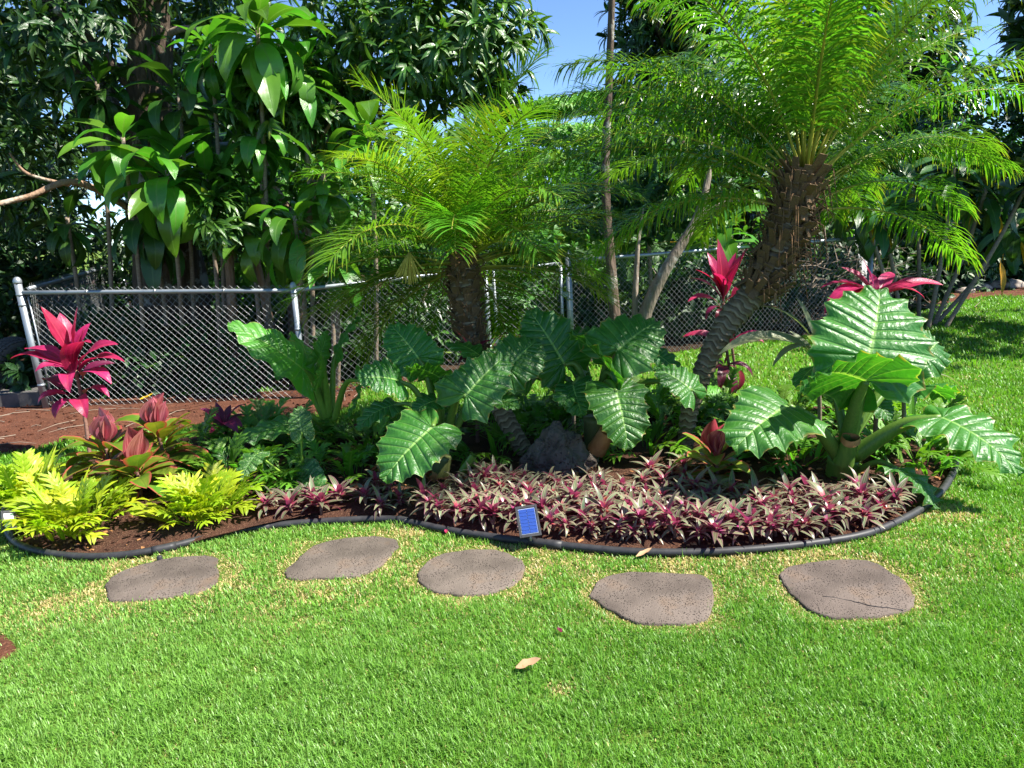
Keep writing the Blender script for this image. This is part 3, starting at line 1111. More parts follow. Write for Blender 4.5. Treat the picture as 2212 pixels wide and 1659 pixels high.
gt = empty('gate', 'chain link gate with pipe frame between the two fence posts', 'gate', (pC + pD) / 2)
gd = (pD - pC)[:2]
gl = np.linalg.norm(gd)
gu = gd / gl
a3 = rel(pC, gt) + [gu[0] * 0.09, gu[1] * 0.09, 0]
b3 = rel(pD, gt) - [gu[0] * 0.09, gu[1] * 0.09, 0]
for nm, P in (('frame_bar', [a3 + [0, 0, .06], a3 + [0, 0, RC - 0.02]]), ('frame_bar', [b3 + [0, 0, .06], b3 + [0, 0, RD - 0.02]]),
              ('frame_bar', [a3 + [0, 0, RC - 0.02], b3 + [0, 0, RD - 0.02]]), ('frame_bar', [a3 + [0, 0, .08], b3 + [0, 0, .08]])):
    V, F, UV = tube(P, 0.018, 10)
    link(nm, make_mesh(nm, V, F, MT['galv'], uv=UV), gt)
link('wire_mesh', chain_mesh(a3, b3, 0.08, RC - 0.02), gt)
for z in (0.35, 0.92):
    q = rel(pC, gt) + [gu[0] * 0.045, gu[1] * 0.045, z]
    V, F = box(*q, 0.10, 0.05, 0.035)
    link('hinge', make_mesh('hinge', V, F, MT['galv'], smooth=False), gt)
q = rel(pD, gt) - [gu[0] * 0.045, gu[1] * 0.045, -0.80]
V, F = box(*q, 0.10, 0.05, 0.05)
link('latch', make_mesh('latch', V, F, MT['galv'], smooth=False), gt)

# ------------------------------------------------------------------ lava rock
def rocky(name, r, seed, mat, sub=4, pit=0.0, sq=(1, 1, 1), rough=0.25):
    import bmesh
    bm = bmesh.new()
    bmesh.ops.create_icosphere(bm, subdivisions=sub, radius=1.0)
    off = Vector((seed * 3.1, seed * 1.7, seed * 0.9))
    for v in bm.verts:
        d = v.co.normalized()
        s = 1 + rough * noise.noise(d * 1.6 + off) + rough * 0.45 * noise.noise(d * 4 + off)
        if pit:
            f = noise.voronoi(d * 9 + off)[0][0]
            s -= pit * max(0, 0.36 - f)
            f = noise.voronoi(d * 21 + off)[0][0]
            s -= pit * 0.5 * max(0, 0.4 - f) * (1 if noise.noise(d * 5 + off) > -0.1 else 0)
        v.co = Vector((d.x * sq[0], d.y * sq[1], d.z * sq[2])) * s * r
    me = bpy.data.meshes.new(name)
    bm.to_mesh(me)
    bm.free()
    me.polygons.foreach_set("use_smooth", np.full(len(me.polygons), True))
    me.materials.append(mat)
    return me


def lava_boulder():
    """broad-based rock rising to a leaning knob: outline of its own, full depth"""
    me = rocky('lava_rock', 1.0, 2, MT['lava'], 6, 0.46, rough=0.34)
    co = np.zeros(len(me.vertices) * 3, np.float32)
    me.vertices.foreach_get('co', co)
    co = co.reshape(-1, 3)
    z = (co[:, 2] + 1) / 2
    wid = np.interp(z, [0, 0.25, 0.5, 0.75, 0.9, 1.05], [1.08, 1.0, 0.72, 0.50, 0.52, 0.5])
    x = co[:, 0] * wid * 0.29
    y = co[:, 1] * wid * 0.20
    x += 0.045 * np.clip(z - 0.5, 0, 1) - 0.0
    zz = z * 0.385 - 0.07
    co = np.column_stack([x, y, zz]).astype(np.float32)
    me.vertices.foreach_set('co', co.ravel())
    me.update()
    b = G(1212, 1052)
    o = link('lava_rock', me, loc=(b[0], b[1] + 0.22, 0.0))
    tag(o, 'pitted grey lava boulder with a knobbed top behind the purple striped plants', 'boulder')


lava_boulder()
for i, (px, py, r, lab) in enumerate([(2120, 628, .13, 'pale rounded rock at the far lawn edge, under the yellow hanging leaf'),
                                      (2085, 634, .12, 'squat grey rock at the far lawn edge beside the leaning bare cane'),
                                      (2150, 622, .15, 'tan rock at the far lawn edge, largest of the pale ones'),
                                      (2020, 648, .13, 'dark rock at the foot of the ti canes by the lawn edge'),
                                      (2185, 622, .16, 'shaded brown rock outermost along the far lawn edge'),
                                      (2060, 622, .16, 'long low rock on the bare soil behind the ti canes')]):
    p = G(px, py)
    o = link('rock', rocky('rock', r, i + 5, MT['boulder'], 3, 0, (1.3, 1, 0.7)), loc=(p[0], p[1], r * 0.3))
    tag(o, lab, 'rock', 'rocks along the far lawn edge')

# ------------------------------------------------------------------ solar lights
def solar_light(px, py, Y, label, face, white=False, tw=0.0, k=1.0):
    c = A(px, py, Y)
    t = empty('solar_light', label, 'garden light', (c[0], c[1], 0), 'solar lights in the bed')
    hz = c[2]
    f = np.asarray(face, float)
    f /= np.linalg.norm(f)
    M = orient((0, 0, hz), np.cross(f, np.cross([math.sin(tw), 0, math.cos(tw)], f)) * -1 * -1, f)
    w, h = 0.107 * k, 0.155 * k
    V, F = box(0, 0, -0.006, w, h, 0.018)
    hs = link('housing', make_mesh('housing', V, F, MT['black'], smooth=False), t, mat=M)
    # raised rim
    m = MB()
    for cx, cy, sx, sy in ((-w / 2 + .004, 0, .010, h + .004), (w / 2 - .004, 0, .010, h + .004), (0, -h / 2 + .004, w - .014, .012), (0, h / 2 - .004, w - .014, .012)):
        m.add(*box(cx, cy, 0.004, sx, sy, 0.008))
    link('rim', m.mesh('rim', MT['black'], False), t, mat=M)
    if white:
        V, F = box(0, 0, 0.005, w - .022, h - .028, 0.005)
        link('lens', make_mesh('lens', V, F, MT['white'], smooth=False), t, mat=M)  # pale plate over the panel: its white is painted sky reflection
    else:
        cols, rows = 2, 7
        cw, ch = (w - .026) / cols, (h - .030) / rows
        cm = None
        for i in range(cols):
            for j in range(rows):
                V, F = box(0, 0, 0, cw - .0022, ch - .0018, 0.003)
                if cm is None:
                    cm = make_mesh('cell', V, F, MT['cell'], smooth=False)
                link('cell', cm, t, mat=M @ Matrix.Translation((-(w - .026) / 2 + cw * (i + .5), -(h - .030) / 2 + ch * (j + .5), 0.0052)))
        V, F = box(0, 0, 0.0034, w - .022, h - .026, 0.0016)
        link('backing', make_mesh('backing', V, F, MT['grey'], smooth=False), t, mat=M)
    V, F, UV = tube([[0, 0.012, -0.05], [0, 0.012, hz - 0.02]], [0.004, 0.011], 8)
    link('stake', make_mesh('stake', V, F, MT['black'], uv=UV), t)
    V, F, UV = tube([[-0.02, 0.012, hz - 0.03], [0.02, 0.012, hz - 0.03]], 0.014, 10)
    link('hinge', make_mesh('hinge', V, F, MT['black'], uv=UV), t)
    q = np.array(M @ Vector((0, -h / 2, -0.01)))
    V, F, UV = tube([q + [0, 0, 0.01], q + [0, 0, -0.02]], 0.006, 8)
    link('bolt', make_mesh('bolt', V, F, MT['galv'], uv=UV), t)
    return t


solar_light(1141, 1126, 3.56, 'solar light with a blue celled panel standing before the purple striped plants', (0.05, -0.80, 0.62), tw=-0.06)
solar_light(18, 1124, 3.93, 'black solar light with a sky-glare white face where the edging ends by the lime fern', (0.85, -0.40, 0.40), white=True, tw=0.5, k=.66)

# ------------------------------------------------------------------ tyre and slab by the fence
def tyre():
    c = A(8, 735, 8.05)
    t = empty('tyre', 'old grey tyre lying against the dark bushes beyond the fence post', 'tyre', (c[0], c[1], 0))
    R, w = 0.33, 0.105
    prof = [(-w, 0.62), (-w * 1.1, 0.75), (-w * 1.05, 0.9), (-w * .8, 0.98), (0, 1.0), (w * .8, 0.98), (w * 1.05, 0.9), (w * 1.1, 0.75), (w, 0.62)]
    n = 48
    V = [[x, R * r * math.cos(a), R * r * math.sin(a)] for a in np.arange(n) * 2 * PI / n for x, r in prof]
    k = len(prof)
    F = [[i * k + j, i * k + j + 1, ((i + 1) % n) * k + j + 1, ((i + 1) % n) * k + j] for i in range(n) for j in range(k - 1)]
    M = Matrix.Translation((0, 0.1, R * 0.98)) @ Matrix.Rotation(math.radians(-22), 4, 'Z') @ Matrix.Rotation(math.radians(14), 4, 'Y')
    link('casing', make_mesh('casing', V, F, MT['rubber']), t, mat=M)
    bx = make_mesh('tread_block', *box(0, 0, 0, 0.040, 0.034, 0.014), MT['rubber'], smooth=False)
    for i in range(44):
        a = i * 2 * PI / 44
        for x in (-.072, -.024, .024, .072):
            link('tread_block', bx, t, mat=M @ Matrix.Rotation(a, 4, 'X') @ Matrix.Translation((x, 0, R * (1.0 if abs(x) < .05 else .985))))


tyre()
sl = G(-60, 868)
o = link('concrete_slab', make_mesh('concrete_slab', *box(0, 0, 0.075, 2.2, 1.5, 0.15), MT['concrete'], smooth=False), loc=(-6.05, 8.1, 0))
o.rotation_euler = (0, 0, math.radians(12))
tag(o, 'weathered grey concrete slab at the ground beside the fence end post', 'slab')

# ------------------------------------------------------------------ leaf libraries
TI = lib('leaf', MT['ti'], [dict(L=0.74, Wd=0.205, prof=pr_ti, nu=4, nv=10, arch=a, fold=f, ruff=.08, rf=2.5, twist=tw) for a, f, tw in
                            ((1.1, .25, .3), (1.6, .2, -.4), (2.1, .15, .4), (2.5, .1, -.3), (0.7, .3, .2))])
TID = lib('leaf', MT['ti_dark'], [dict(L=0.64, Wd=0.18, prof=pr_ti, nu=4, nv=9, arch=a, fold=.2, ruff=.06, rf=2.5, twist=tw) for a, tw in
                                  ((0.7, .2), (1.3, -.3), (1.9, .3), (2.4, -.2))])
YEL = lib('leaf', MT['yellow'], [dict(L=0.5, Wd=0.11, prof=pr_ti, nu=4, nv=8, arch=a, fold=.3, twist=.4, curl=.3) for a in (0.6, 1.4)])
REDL = {}


def red_mesh(arch, mat='red', wd=0.22, fold=.22, prof=pr_ti):
    key = (round(arch * 4), mat, round(wd * 50), round(fold * 10), prof)
    if key not in REDL:
        V, F, UV = leaf_geo(1.0, wd, prof, 6, 12, key[0] / 4, 1.3, fold, .08, 2.0, twist=.25 * (1 if len(REDL) % 2 else -1), seed=len(REDL))
        REDL[key] = make_mesh('leaf', V, F, MT[mat], uv=UV)
    return REDL[key]


def arc_leaf(root, P0, P1, arch, mat='red', wd=0.22, fold=.22, prof=pr_ti, up=(0, -0.25, 1), face=None):
    """leaf from P0 that arches by `arch` radians and ends at P1"""
    me = red_mesh(arch, mat, wd, fold, prof)
    a = round(arch * 4) / 4
    vs = np.linspace(0, 1, 13)
    th = a * vs ** 1.3
    cy = np.sum(np.cos((th[1:] + th[:-1]) / 2)) / 12
    cz = np.sum(-np.sin((th[1:] + th[:-1]) / 2)) / 12
    D = np.asarray(P1, float) - np.asarray(P0, float)
    Ld = np.linalg.norm(D)
    D = D / Ld
    N = np.asarray(face if face is not None else up, float)
    N = N - D * N.dot(D)
    N /= np.linalg.norm(N) + 1e-9
    s = Ld / math.hypot(cy, cz)
    g = math.atan2(-cz, cy)          # chord dips by g below the leaf's own start direction
    d0 = D * math.cos(g) + N * math.sin(g)
    n0 = N * math.cos(g) - D * math.sin(g)
    return link('leaf', me, root, mat=orient(rel(P0, root), d0, n0, s))


# ------------------------------------------------------------------ cordylines
def cane(root, pts, r0, r1, mat, name='stem', n=8):
    P = spline([rel(p, root) for p in pts], 26)
    R = np.linspace(r0, r1, len(P))
    R = R * (1 + 0.06 * (np.arange(len(P)) % 2))
    V, F, UV = tube(P, R, n)
    return link(name, make_mesh(name, V, F, MT[mat], uv=UV), root)


def hero_cordyline(name, label, group, base_px, Yb, stem_px, Ys, leaves, mat, wd=0.24, r=0.013, stem_mat='cane_red', extra=0, yd=0.18):
    b = A(base_px[0], base_px[1], Yb)
    b[2] = 0.03
    t = empty(name, label, 'cordyline', b, group)
    top = A(stem_px[0], stem_px[1], Ys)
    cane(t, [b, (b * 0.5 + top * 0.5) + [0.01, 0, 0], top], r * 1.1, r, stem_mat)
    for lf in leaves:
        bx, by, tx, ty, dy, arch = lf[:6]
        m = lf[6] if len(lf) > 6 else mat
        w = lf[7] if len(lf) > 7 else wd
        P0 = A(bx, by, Ys)
        P1 = A(tx, ty, Ys + dy)
        arc_leaf(t, P0, P1, arch, m, w)
    return t


def z4(zx, zy):
    return zx * .336, 553 + zy * .336


L = []
for bx, by, tx, ty, dy, ar, *m in [
        (455, 640, 262, 325, -.05, 0.2), (470, 600, 498, 325, 0, 0.1), (470, 640, 385, 365, .15, 0.3), (490, 700, 585, 430, .1, 1.0),
        (480, 720, 590, 560, -.2, 1.6), (500, 740, 762, 568, -.05, 1.2), (500, 770, 806, 682, -.08, 1.4), (530, 790, 718, 825, -.15, 1.9),
        (540, 900, 706, 908, -.1, 2.0), (500, 940, 560, 1045, -.22, 2.2), (470, 920, 355, 1045, -.15, 1.9), (450, 900, 243, 958, -.08, 1.9),
        (450, 760, 225, 745, -.15, 2.0), (440, 720, 66, 662, -.02, 1.2), (430, 700, 160, 600, .15, 1.0), (470, 780, 450, 880, -.25, 2.3),
        (480, 780, 420, 560, -.12, 0.7), (500, 800, 740, 690, .15, 1.2, 'red_dark'), (460, 880, 280, 800, .2, 1.3, 'red_dark'), (490, 760, 540, 470, .05, 0.4)]:
    p, q = z4(bx, by), z4(tx, ty)
    L.append((p[0], p[1], q[0], q[1], dy, ar) + tuple(m))
hero_cordyline('red_cordyline', 'tall crimson cordyline on a thin cane beside the capped fence post', 'red cordylines', (203, 1035), 5.55, (164, 800), 5.75, L, 'red', 0.32)

L = [(1562, 650, tx, ty, dy, ar) for tx, ty, dy, ar in [(1550, 515, 0, .3), (1617, 535, -.05, .5), (1500, 582, -.05, 1.0), (1487, 600, .05, 1.0), (1528, 545, .1, .5),
                                                       (1590, 545, .1, .4), (1598, 565, -.15, .7), (1535, 575, -.12, .6), (1540, 590, -.2, 1.2)]]
L += [(1555, 660, 1485, 652, -.1, 1.6), (1556, 665, 1525, 690, -.1, 2.2, 'red_dark'), (1560, 665, 1550, 705, -.1, 2.2, 'red_dark'), (1575, 650, 1648, 600, .1, 1.2),
      (1575, 650, 1668, 628, .25, 1.4), (1560, 665, 1600, 640, -.1, 1.6)]
hero_cordyline('red_cordyline', 'crimson cordyline rising against the rough trunk of the leaning palm', 'red cordylines', (1590, 830), 7.2, (1562, 655), 7.15, L, 'red', 0.24)
L = [(1570, 758, tx, ty, dy, ar) for tx, ty, dy, ar in [(1474, 728, 0, 1.4), (1509, 762, -.05, 2.0), (1595, 704, 0, .4), (1656, 720, -.05, 1.6), (1652, 742, -.1, 1.9),
                                                       (1560, 712, .1, .5), (1612, 735, .1, 1.2)]]
L += [(1565, 790, tx, ty, dy, ar, 'red_dark') for tx, ty, dy, ar in [(1535, 815, -.1, 2.2), (1580, 860, -.1, 2.2), (1625, 815, -.05, 2.0), (1555, 845, -.2, 2.3),
                                                                   (1600, 770, -.15, 1.8), (1540, 780, .1, 1.6), (1590, 845, .1, 2.2)]]
hero_cordyline('red_cordyline', 'maroon and crimson cordyline low behind the ringed part of the palm trunk', 'red cordylines', (1578, 850), 6.45, (1568, 745), 6.4, L, 'red', 0.22)
L = [(1893, 645, tx, ty, dy, ar) for tx, ty, dy, ar in [(1862, 556, 0, .3), (1818, 577, .05, .8), (1772, 622, -.05, 1.3), (1975, 613, -.12, 1.2), (2038, 616, -.02, 1.1),
                                                       (1998, 645, -.12, 1.7), (1835, 652, -.1, 1.7), (1880, 590, .15, .7), (1930, 590, .2, .9), (1780, 680, -.15, 1.9)]]
hero_cordyline('red_cordyline', 'bright crimson cordyline spreading above the largest elephant ear leaf', 'red cordylines', (1890, 960), 4.6, (1893, 655), 4.58, L, 'red', 0.25)


def z7(zx, zy):
    return 389 + zx * .2188, 605 + zy * .2188


L = []
for tx, ty, dy, ar in [(190, 1270, -.05, .9), (350, 1200, .05, .4), (650, 1220, 0, .9), (680, 1340, .05, 1.4), (570, 1520, -.2, 1.9), (290, 1530, -.15, 1.6), (500, 1230, .15, .4),
                       (620, 1460, -.15, 1.8), (240, 1400, .1, 1.2)]:
    p, q = z7(440, 1450), z7(tx, ty)
    L.append((p[0], p[1], q[0], q[1], dy, ar, 'red_dark' if ar < 1.5 and dy > 0.04 else 'red', .28))
hero_cordyline('red_cordyline', 'small wine red cordyline among green ferns in front of the fence', 'red cordylines', (486, 960), 5.7, (485, 922), 5.75, L, 'red_dark', 0.28)
L = [(1022, 760, 983, 713, -.05, .3), (1025, 765, 1062, 735, 0, 1.2, 'red_dark'), (1022, 765, 1050, 720, .1, .9, 'red_dark'), (1020, 770, 990, 790, -.1, 1.9, 'red_dark'),
     (1022, 770, 1005, 735, .1, .5, 'red_dark')]
hero_cordyline('red_cordyline', 'half hidden cordyline with one pink leaf before the middle palm trunk', 'red cordylines', (1030, 930), 5.3, (1022, 775), 5.2, L, 'red', 0.24)
L = []
for tx, ty, dy, ar in [(500, 320, 0, 1.2), (745, 265, .0, .5), (590, 720, -.2, 1.9), (240, 640, -.1, 1.5), (400, 555, .05, 1.4), (860, 480, .1, .3), (820, 640, -.2, 1.2), (700, 480, .15, .6)]:
    q = (1469 + tx * .336, 553 + ty * .336)
    L.append((1766, 775, q[0], q[1], dy, ar))
hero_cordyline('silver_cordyline', 'pale grey green strap leaved cordyline beside the elephant ear, striped by palm shade', 'silver cordylines', (1770, 930), 4.8, (1766, 790), 4.75, L, 'silver', 0.15, stem_mat='cane')
L = [(1950, 820, 2079, 842, -.05, 1.6), (1950, 820, 2010, 790, -.1, 1.1, 'red'), (1950, 822, 1985, 770, .15, .8), (1950, 822, 1900, 790, .1, 1.2), (1950, 825, 1975, 880, -.15, 2.2)]
hero_cordyline('silver_cordyline', 'grey green arching cordyline half hidden behind the big elephant ear, toward open lawn', 'silver cordylines', (1950, 950), 4.75, (1950, 835), 4.7, L, 'silver', 0.13, stem_mat='cane')
L = [(1228, 800, 1190, 700, .1, .6), (1230, 800, 1262, 705, .05, .7), (1228, 800, 1215, 690, 0, .4), (1230, 805, 1140, 850, -.2, 1.9), (1480, 800, 1420, 770, 0, 1.3)]
hero_cordyline('silver_cordyline', 'dusty striped cordyline leaves poking up between two elephant ear clumps', 'silver cordylines', (1240, 930), 5.25, (1229, 815), 5.2, L[:4], 'silver', 0.2, stem_mat='cane')

PG = lib('leaf', MT['pinkgreen'], [dict(L=0.31, Wd=0.145, prof=pr_broad, nu=4, nv=8, arch=a, fold=.25, ruff=.05, rf=2) for a in (0.5, 1.1, 1.6)])
PB = lib('leaf', MT['pinkbud'], [dict(L=0.25, Wd=0.15, prof=pr_broad, nu=4, nv=8, arch=a, fold=.5, curl=-.5) for a in (-0.7, -0.4, 0.0)])


def pink_cordyline(label, px, py, Y, h, n, seed, bud=5, group='pink edged cordylines', s=1.0):
    b = A(px, py, Y)
    root = empty('pink_cordyline', label, 'cordyline', (b[0], b[1], 0.03), group)
    cane(root, [np.array(root.location), np.array(root.location) + [0.01, 0, h * .5], np.array(root.location) + [0, 0, h]], .012, .010, 'cane_red')
    rosette(root, PG, n, h * 0.35, h, 0.0, 0.95, (0.75 * s, 1.05 * s), seed)
    rosette(root, PB, bud + 1, h, h + 0.02, 1.1, 1.4, (0.85 * s, 1.1 * s), seed + 1, spread=0.012)
    return root


pink_cordyline('pink budded cordyline with green pink rimmed leaves nearest the tall crimson one', 250, 1095, 4.75, 0.27, 22, 3)
pink_cordyline('pink budded cordyline with olive pink rimmed leaves behind the second lime fern', 365, 1085, 4.85, 0.33, 26, 9)
pink_cordyline('short olive cordyline without a bud drooping between the two lime ferns', 310, 1115, 4.5, 0.19, 20, 19, bud=1)
pink_cordyline('small pink budded cordyline in the middle of the purple striped plants below the palm', 1546, 1062, 4.25, 0.16, 18, 29, bud=3, s=0.85)

# ------------------------------------------------------------------ elephant ears
def taro_geo(seed=0, nfan=4, nside=8, sub=4, rows=8, wid=1.0, scal=0.10, ruff=0.05, arch=0.5, cup=0.15):
    """unit-length heart blade; petiole joins at the origin, tip on +Y, face +Z.
    Grid lines follow the side veins, so scallops and ridges sit where the veins are."""
    r = np.random.default_rng(seed)
    cols = []
    fan = np.linspace(168, 82, nfan)
    fl = np.interp(fan, [82, 110, 140, 168], [0.44, 0.46, 0.50, 0.46])
    for i in range(nfan):
        cols.append((0.0, fan[i], fl[i]))
    ms = np.linspace(0.10, 0.93, nside)
    for m in ms:
        an = np.interp(m, [0.1, 0.5, 0.93], [74, 57, 30])
        ln = np.interp(m, [0, 0.12, 0.3, 0.5, 0.7, 0.85, 0.93], [0.45, 0.455, 0.44, 0.38, 0.27, 0.16, 0.09])
        cols.append((m, an, ln))
    cols.append((1.0, 5, 0.004))
    C = np.array(cols)
    nC = len(C)
    tt = np.arange(0, (nC - 1) * sub + 1) / sub
    m = np.interp(tt, np.arange(nC), C[:, 0])
    an = np.radians(np.interp(tt, np.arange(nC), C[:, 1]))
    ln = np.interp(tt, np.arange(nC), C[:, 2])
    ph = tt - np.floor(tt)
    sc = 1 - scal * np.sin(PI * ph) ** 0.8
    ln = ln * sc
    ln[0] *= 0.45
    ln[1] *= 0.8
    ss = np.linspace(0, 1, rows + 1)
    V, UV, F = [], [], []
    base = 0
    for side in (1, -1):
        jit = 1 + np.interp(tt, np.arange(nC), r.normal(0, 0.07, nC)) + r.normal(0, 0.012, len(tt))
        pz = r.random() * 6.28
        for j, t in enumerate(tt):
            for s in ss:
                d = ln[j] * s * jit[j]
                x = side * d * math.sin(an[j]) * wid
                y = m[j] + d * math.cos(an[j])
                ridge = 0.016 * math.sin(PI * ph[j]) * math.sin(PI * min(s * 1.05, 1)) ** 0.7
                edge = ruff * s ** 3 * math.sin(2 * PI * t * 0.5 + pz)
                z = ridge + edge + cup * d * (1 - 1.1 * s) - 0.22 * max(0, -y) * 1.2
                V.append([x, y, z])
                UV.append([t, s])
        n = rows + 1
        for j in range(len(tt) - 1):
            for i in range(rows):
                q = [base + j * n + i, base + (j + 1) * n + i, base + (j + 1) * n + i + 1, base + j * n + i + 1]
                F.append(q if side < 0 else q[::-1])
        base += len(tt) * n
    V = np.array(V)
    # bend along the length
    y = np.clip(V[:, 1], -0.6, 1.05)
    th = arch * np.sign(y) * np.abs(y) ** 1.2
    yy = V[:, 1] * np.cos(th * 0.55) + V[:, 2] * np.sin(th)
    zz = -np.abs(V[:, 1]) * np.sin(np.abs(th) * 0.55) + V[:, 2] * np.cos(th)
    V = np.column_stack([V[:, 0], yy, zz])
    return V, np.array(F), np.array(UV)


TARO_N = [0]


def taro_leaf(root, P0, P1, N, mat='taro', wid=1.0, base=None, pr=(0.022, 0.010), pmat='petiole', sag=0.12, **kw):
    TARO_N[0] += 1
    D = np.asarray(P1, float) - np.asarray(P0, float)
    Ld = np.linalg.norm(D)
    ar = kw.get('arch', 0.5)
    if mat == 'taro':
        wid *= 1.14
    V, F, UV = taro_geo(seed=TARO_N[0], wid=wid, **kw)
    g = ar * 0.55
    N = np.asarray(N, float)
    Dn = D / Ld
    N = N - Dn * N.dot(Dn)
    N /= np.linalg.norm(N)
    d0 = Dn * math.cos(g) + N * math.sin(g)
    n0 = N * math.cos(g) - Dn * math.sin(g)
    M = orient(rel(P0, root), d0, n0, Ld)
    lf = link('leaf', make_mesh('leaf', V, F, MT[mat], uv=UV), root, mat=M)
    if base is not None:
        B, Q = rel(base, root), rel(P0, root)
        dirn = -d0
        mid = B * 0.45 + Q * 0.55 + np.array([0, 0, sag])
        P = spline([B, mid, Q - np.asarray(d0) * 0.01], 14)
        R = np.linspace(pr[0], pr[1], 14)
        Vp, Fp, Up = tube(P, R, 9)
        Mi = np.array(M.inverted())
        Vp = Vp @ Mi[:3, :3].T + Mi[:3, 3]
        link('petiole', make_mesh('petiole', Vp, Fp, MT[pmat], uv=Up), lf)
    return lf


def taro_stem(root, base, top, r0, r1, mat='taro_stem'):
    P = spline([rel(base, root), (rel(base, root) + rel(top, root)) / 2, rel(top, root)], 12)
    V, F, UV = tube(P, np.linspace(r0, r1, 12) * (1 + .05 * (np.arange(12) % 2)), 12)
    return link('stem', make_mesh('stem', V, F, MT[mat], uv=UV), root)


def sheath(root, p, q, r, mat='sheath'):
    """cut leaf stalk stub with an open, ragged top"""
    P = np.linspace(rel(p, root), rel(q, root), 6)
    V, F, UV = tube(P, np.linspace(r, r * .75, 6), 10, cap=False, rmod=lambda i, a: 1 + (0.12 * np.sin(a * 2 + i) if i > 3 else 0 * a))
    o = link('leaf_sheath', make_mesh('leaf_sheath', V, F, MT[mat], uv=UV), root)
    return o


def g5(x, y, Y):
    return A(734 + x * .336, 553 + y * .336, Y)


def g6(x, y, Y):
    return A(1469 + x * .336, 553 + y * .336, Y)


def g7(x, y, Y):
    return A(389 + x * .2188, 605 + y * .2188, Y)


CAMN = np.array([0, -0.80, 0.60])
# right-hand giant
b = A(1818, 1045, 4.25); b[2] = 0.02
tD = empty('elephant_ear', 'giant elephant ear with the widest upright leaf and thick dark stalks, by the lawn', 'elephant ear', b, 'elephant ears in the bed')
top = A(1828, 960, 4.2)
taro_stem(tD, b + [0, 0, -.03], A(1822, 990, 4.22), .095, .085, 'petiole')
taro_leaf(tD, g6(1215, 645, 4.12), g6(1285, 215, 4.42), (-0.1, -0.85, 0.45), wid=1.38, base=top, pr=(.055, .018), arch=.35, sag=.0)
taro_leaf(tD, g6(1190, 800, 4.05), g6(860, 790, 3.72), (0.10, 0.75, 0.62), wid=0.95, base=top, pr=(.05, .02), arch=.5, sag=.05, ruff=.05)
taro_leaf(tD, g6(690, 965, 4.0), g6(345, 1245, 3.72), (-0.15, -0.62, 0.75), wid=1.02, base=A(1815, 985, 4.2), pr=(.05, .016), arch=.55, sag=.05)
taro_leaf(tD, g6(1690, 1040, 4.0), g6(2190, 1405, 3.66), (0.18, -0.62, 0.75), wid=0.92, base=A(1842, 985, 4.2), pr=(.055, .017), arch=.5, sag=.06, scal=.13)
taro_leaf(tD, g6(1400, 1370, 3.95), g6(1640, 1630, 3.72), (0.45, -0.55, 0.65), wid=0.85, base=A(1845, 1020, 4.2), pr=(.02, .012), arch=.8, sag=.05, ruff=.08, scal=.16)
taro_leaf(tD, g6(1215, 900, 4.45), g6(1350, 1060, 4.3), (0.1, -0.8, 0.6), wid=1.1, base=top, pr=(.03, .012), arch=.5)
taro_leaf(tD, g6(1500, 850, 4.5), g6(1720, 930, 4.65), (0.2, 0.4, 0.9), wid=1.0, base=top, pr=(.03, .012), arch=.6)
taro_leaf(tD, g6(1560, 640, 4.35), g6(1640, 560, 4.6), (0.7, -0.2, 0.6), wid=1.0, base=top, pr=(.03, .012), arch=.6, ruff=.08)
taro_leaf(tD, g6(900, 700, 4.5), g6(760, 860, 4.35), (-0.3, 0.2, 0.9), wid=1.0, base=top, pr=(.03, .012), arch=.7)
sheath(tD, A(1822, 1000, 4.15), A(1838, 946, 4.10), .058, 'petiole')
ring = A(1840, 950, 4.09)
V, F, UV = tube([rel(A(1836, 956, 4.1), tD), rel(A(1838, 944, 4.09), tD)], [.052, .047], 14, cap=False, rmod=lambda i, a: 1 + .1 * np.sin(a * 3))
link('sheath_rim', make_mesh('sheath_rim', V, F, MT['sheath'], uv=UV), tD)

# middle-left clump
b = A(945, 1045, 4.6); b[2] = 0.02
tB = empty('elephant_ear', 'elephant ear clump with five scalloped glossy leaves left of the lava boulder', 'elephant ear', b, 'elephant ears in the bed')
taro_stem(tB, b + [0, 0, -.03], A(955, 985, 4.6), .07, .06)
top = A(960, 975, 4.58)
taro_leaf(tB, g5(590, 1105, 4.22), g5(280, 1445, 4.0), (-0.1, -0.72, 0.68), wid=1.05, base=top, pr=(.03, .013), arch=.45)
taro_leaf(tB, g5(500, 650, 4.62), g5(325, 445, 4.75), (-0.1, -0.6, 0.8), wid=1.15, base=top, pr=(.028, .012), arch=.5)
taro_leaf(tB, g5(375, 800, 4.45), g5(110, 790, 4.3), (-0.1, -0.75, 0.65), wid=1.12, base=top, pr=(.025, .012), arch=.6)
taro_leaf(tB, g5(815, 890, 4.35), g5(1070, 640, 4.55), (0.0, -0.75, 0.66), wid=1.05, base=top, pr=(.028, .012), arch=.4)
taro_leaf(tB, g5(1085, 720, 4.62), g5(1265, 545, 4.82), (0.15, -0.75, 0.65), wid=1.25, base=top, pr=(.026, .011), arch=.5)
taro_leaf(tB, g5(340, 960, 4.75), g5(110, 1120, 4.65), (-0.2, -0.3, 0.9), wid=1.0, base=top, pr=(.022, .011), arch=.7)
taro_leaf(tB, g5(640, 780, 4.55), g5(420, 720, 4.4), (0.1, 0.6, 0.8), wid=1.0, base=top, pr=(.022, .011), arch=.5)
taro_leaf(tB, g5(900, 640, 4.85), g5(700, 560, 5.0), (-0.1, 0.1, 1.0), wid=1.1, base=top, pr=(.022, .011), arch=.5)
taro_leaf(tB, g5(620, 930, 4.5), g5(470, 1010, 4.4), (-0.1, -0.6, 0.8), wid=1.1, base=top, pr=(.022, .011), arch=.6)
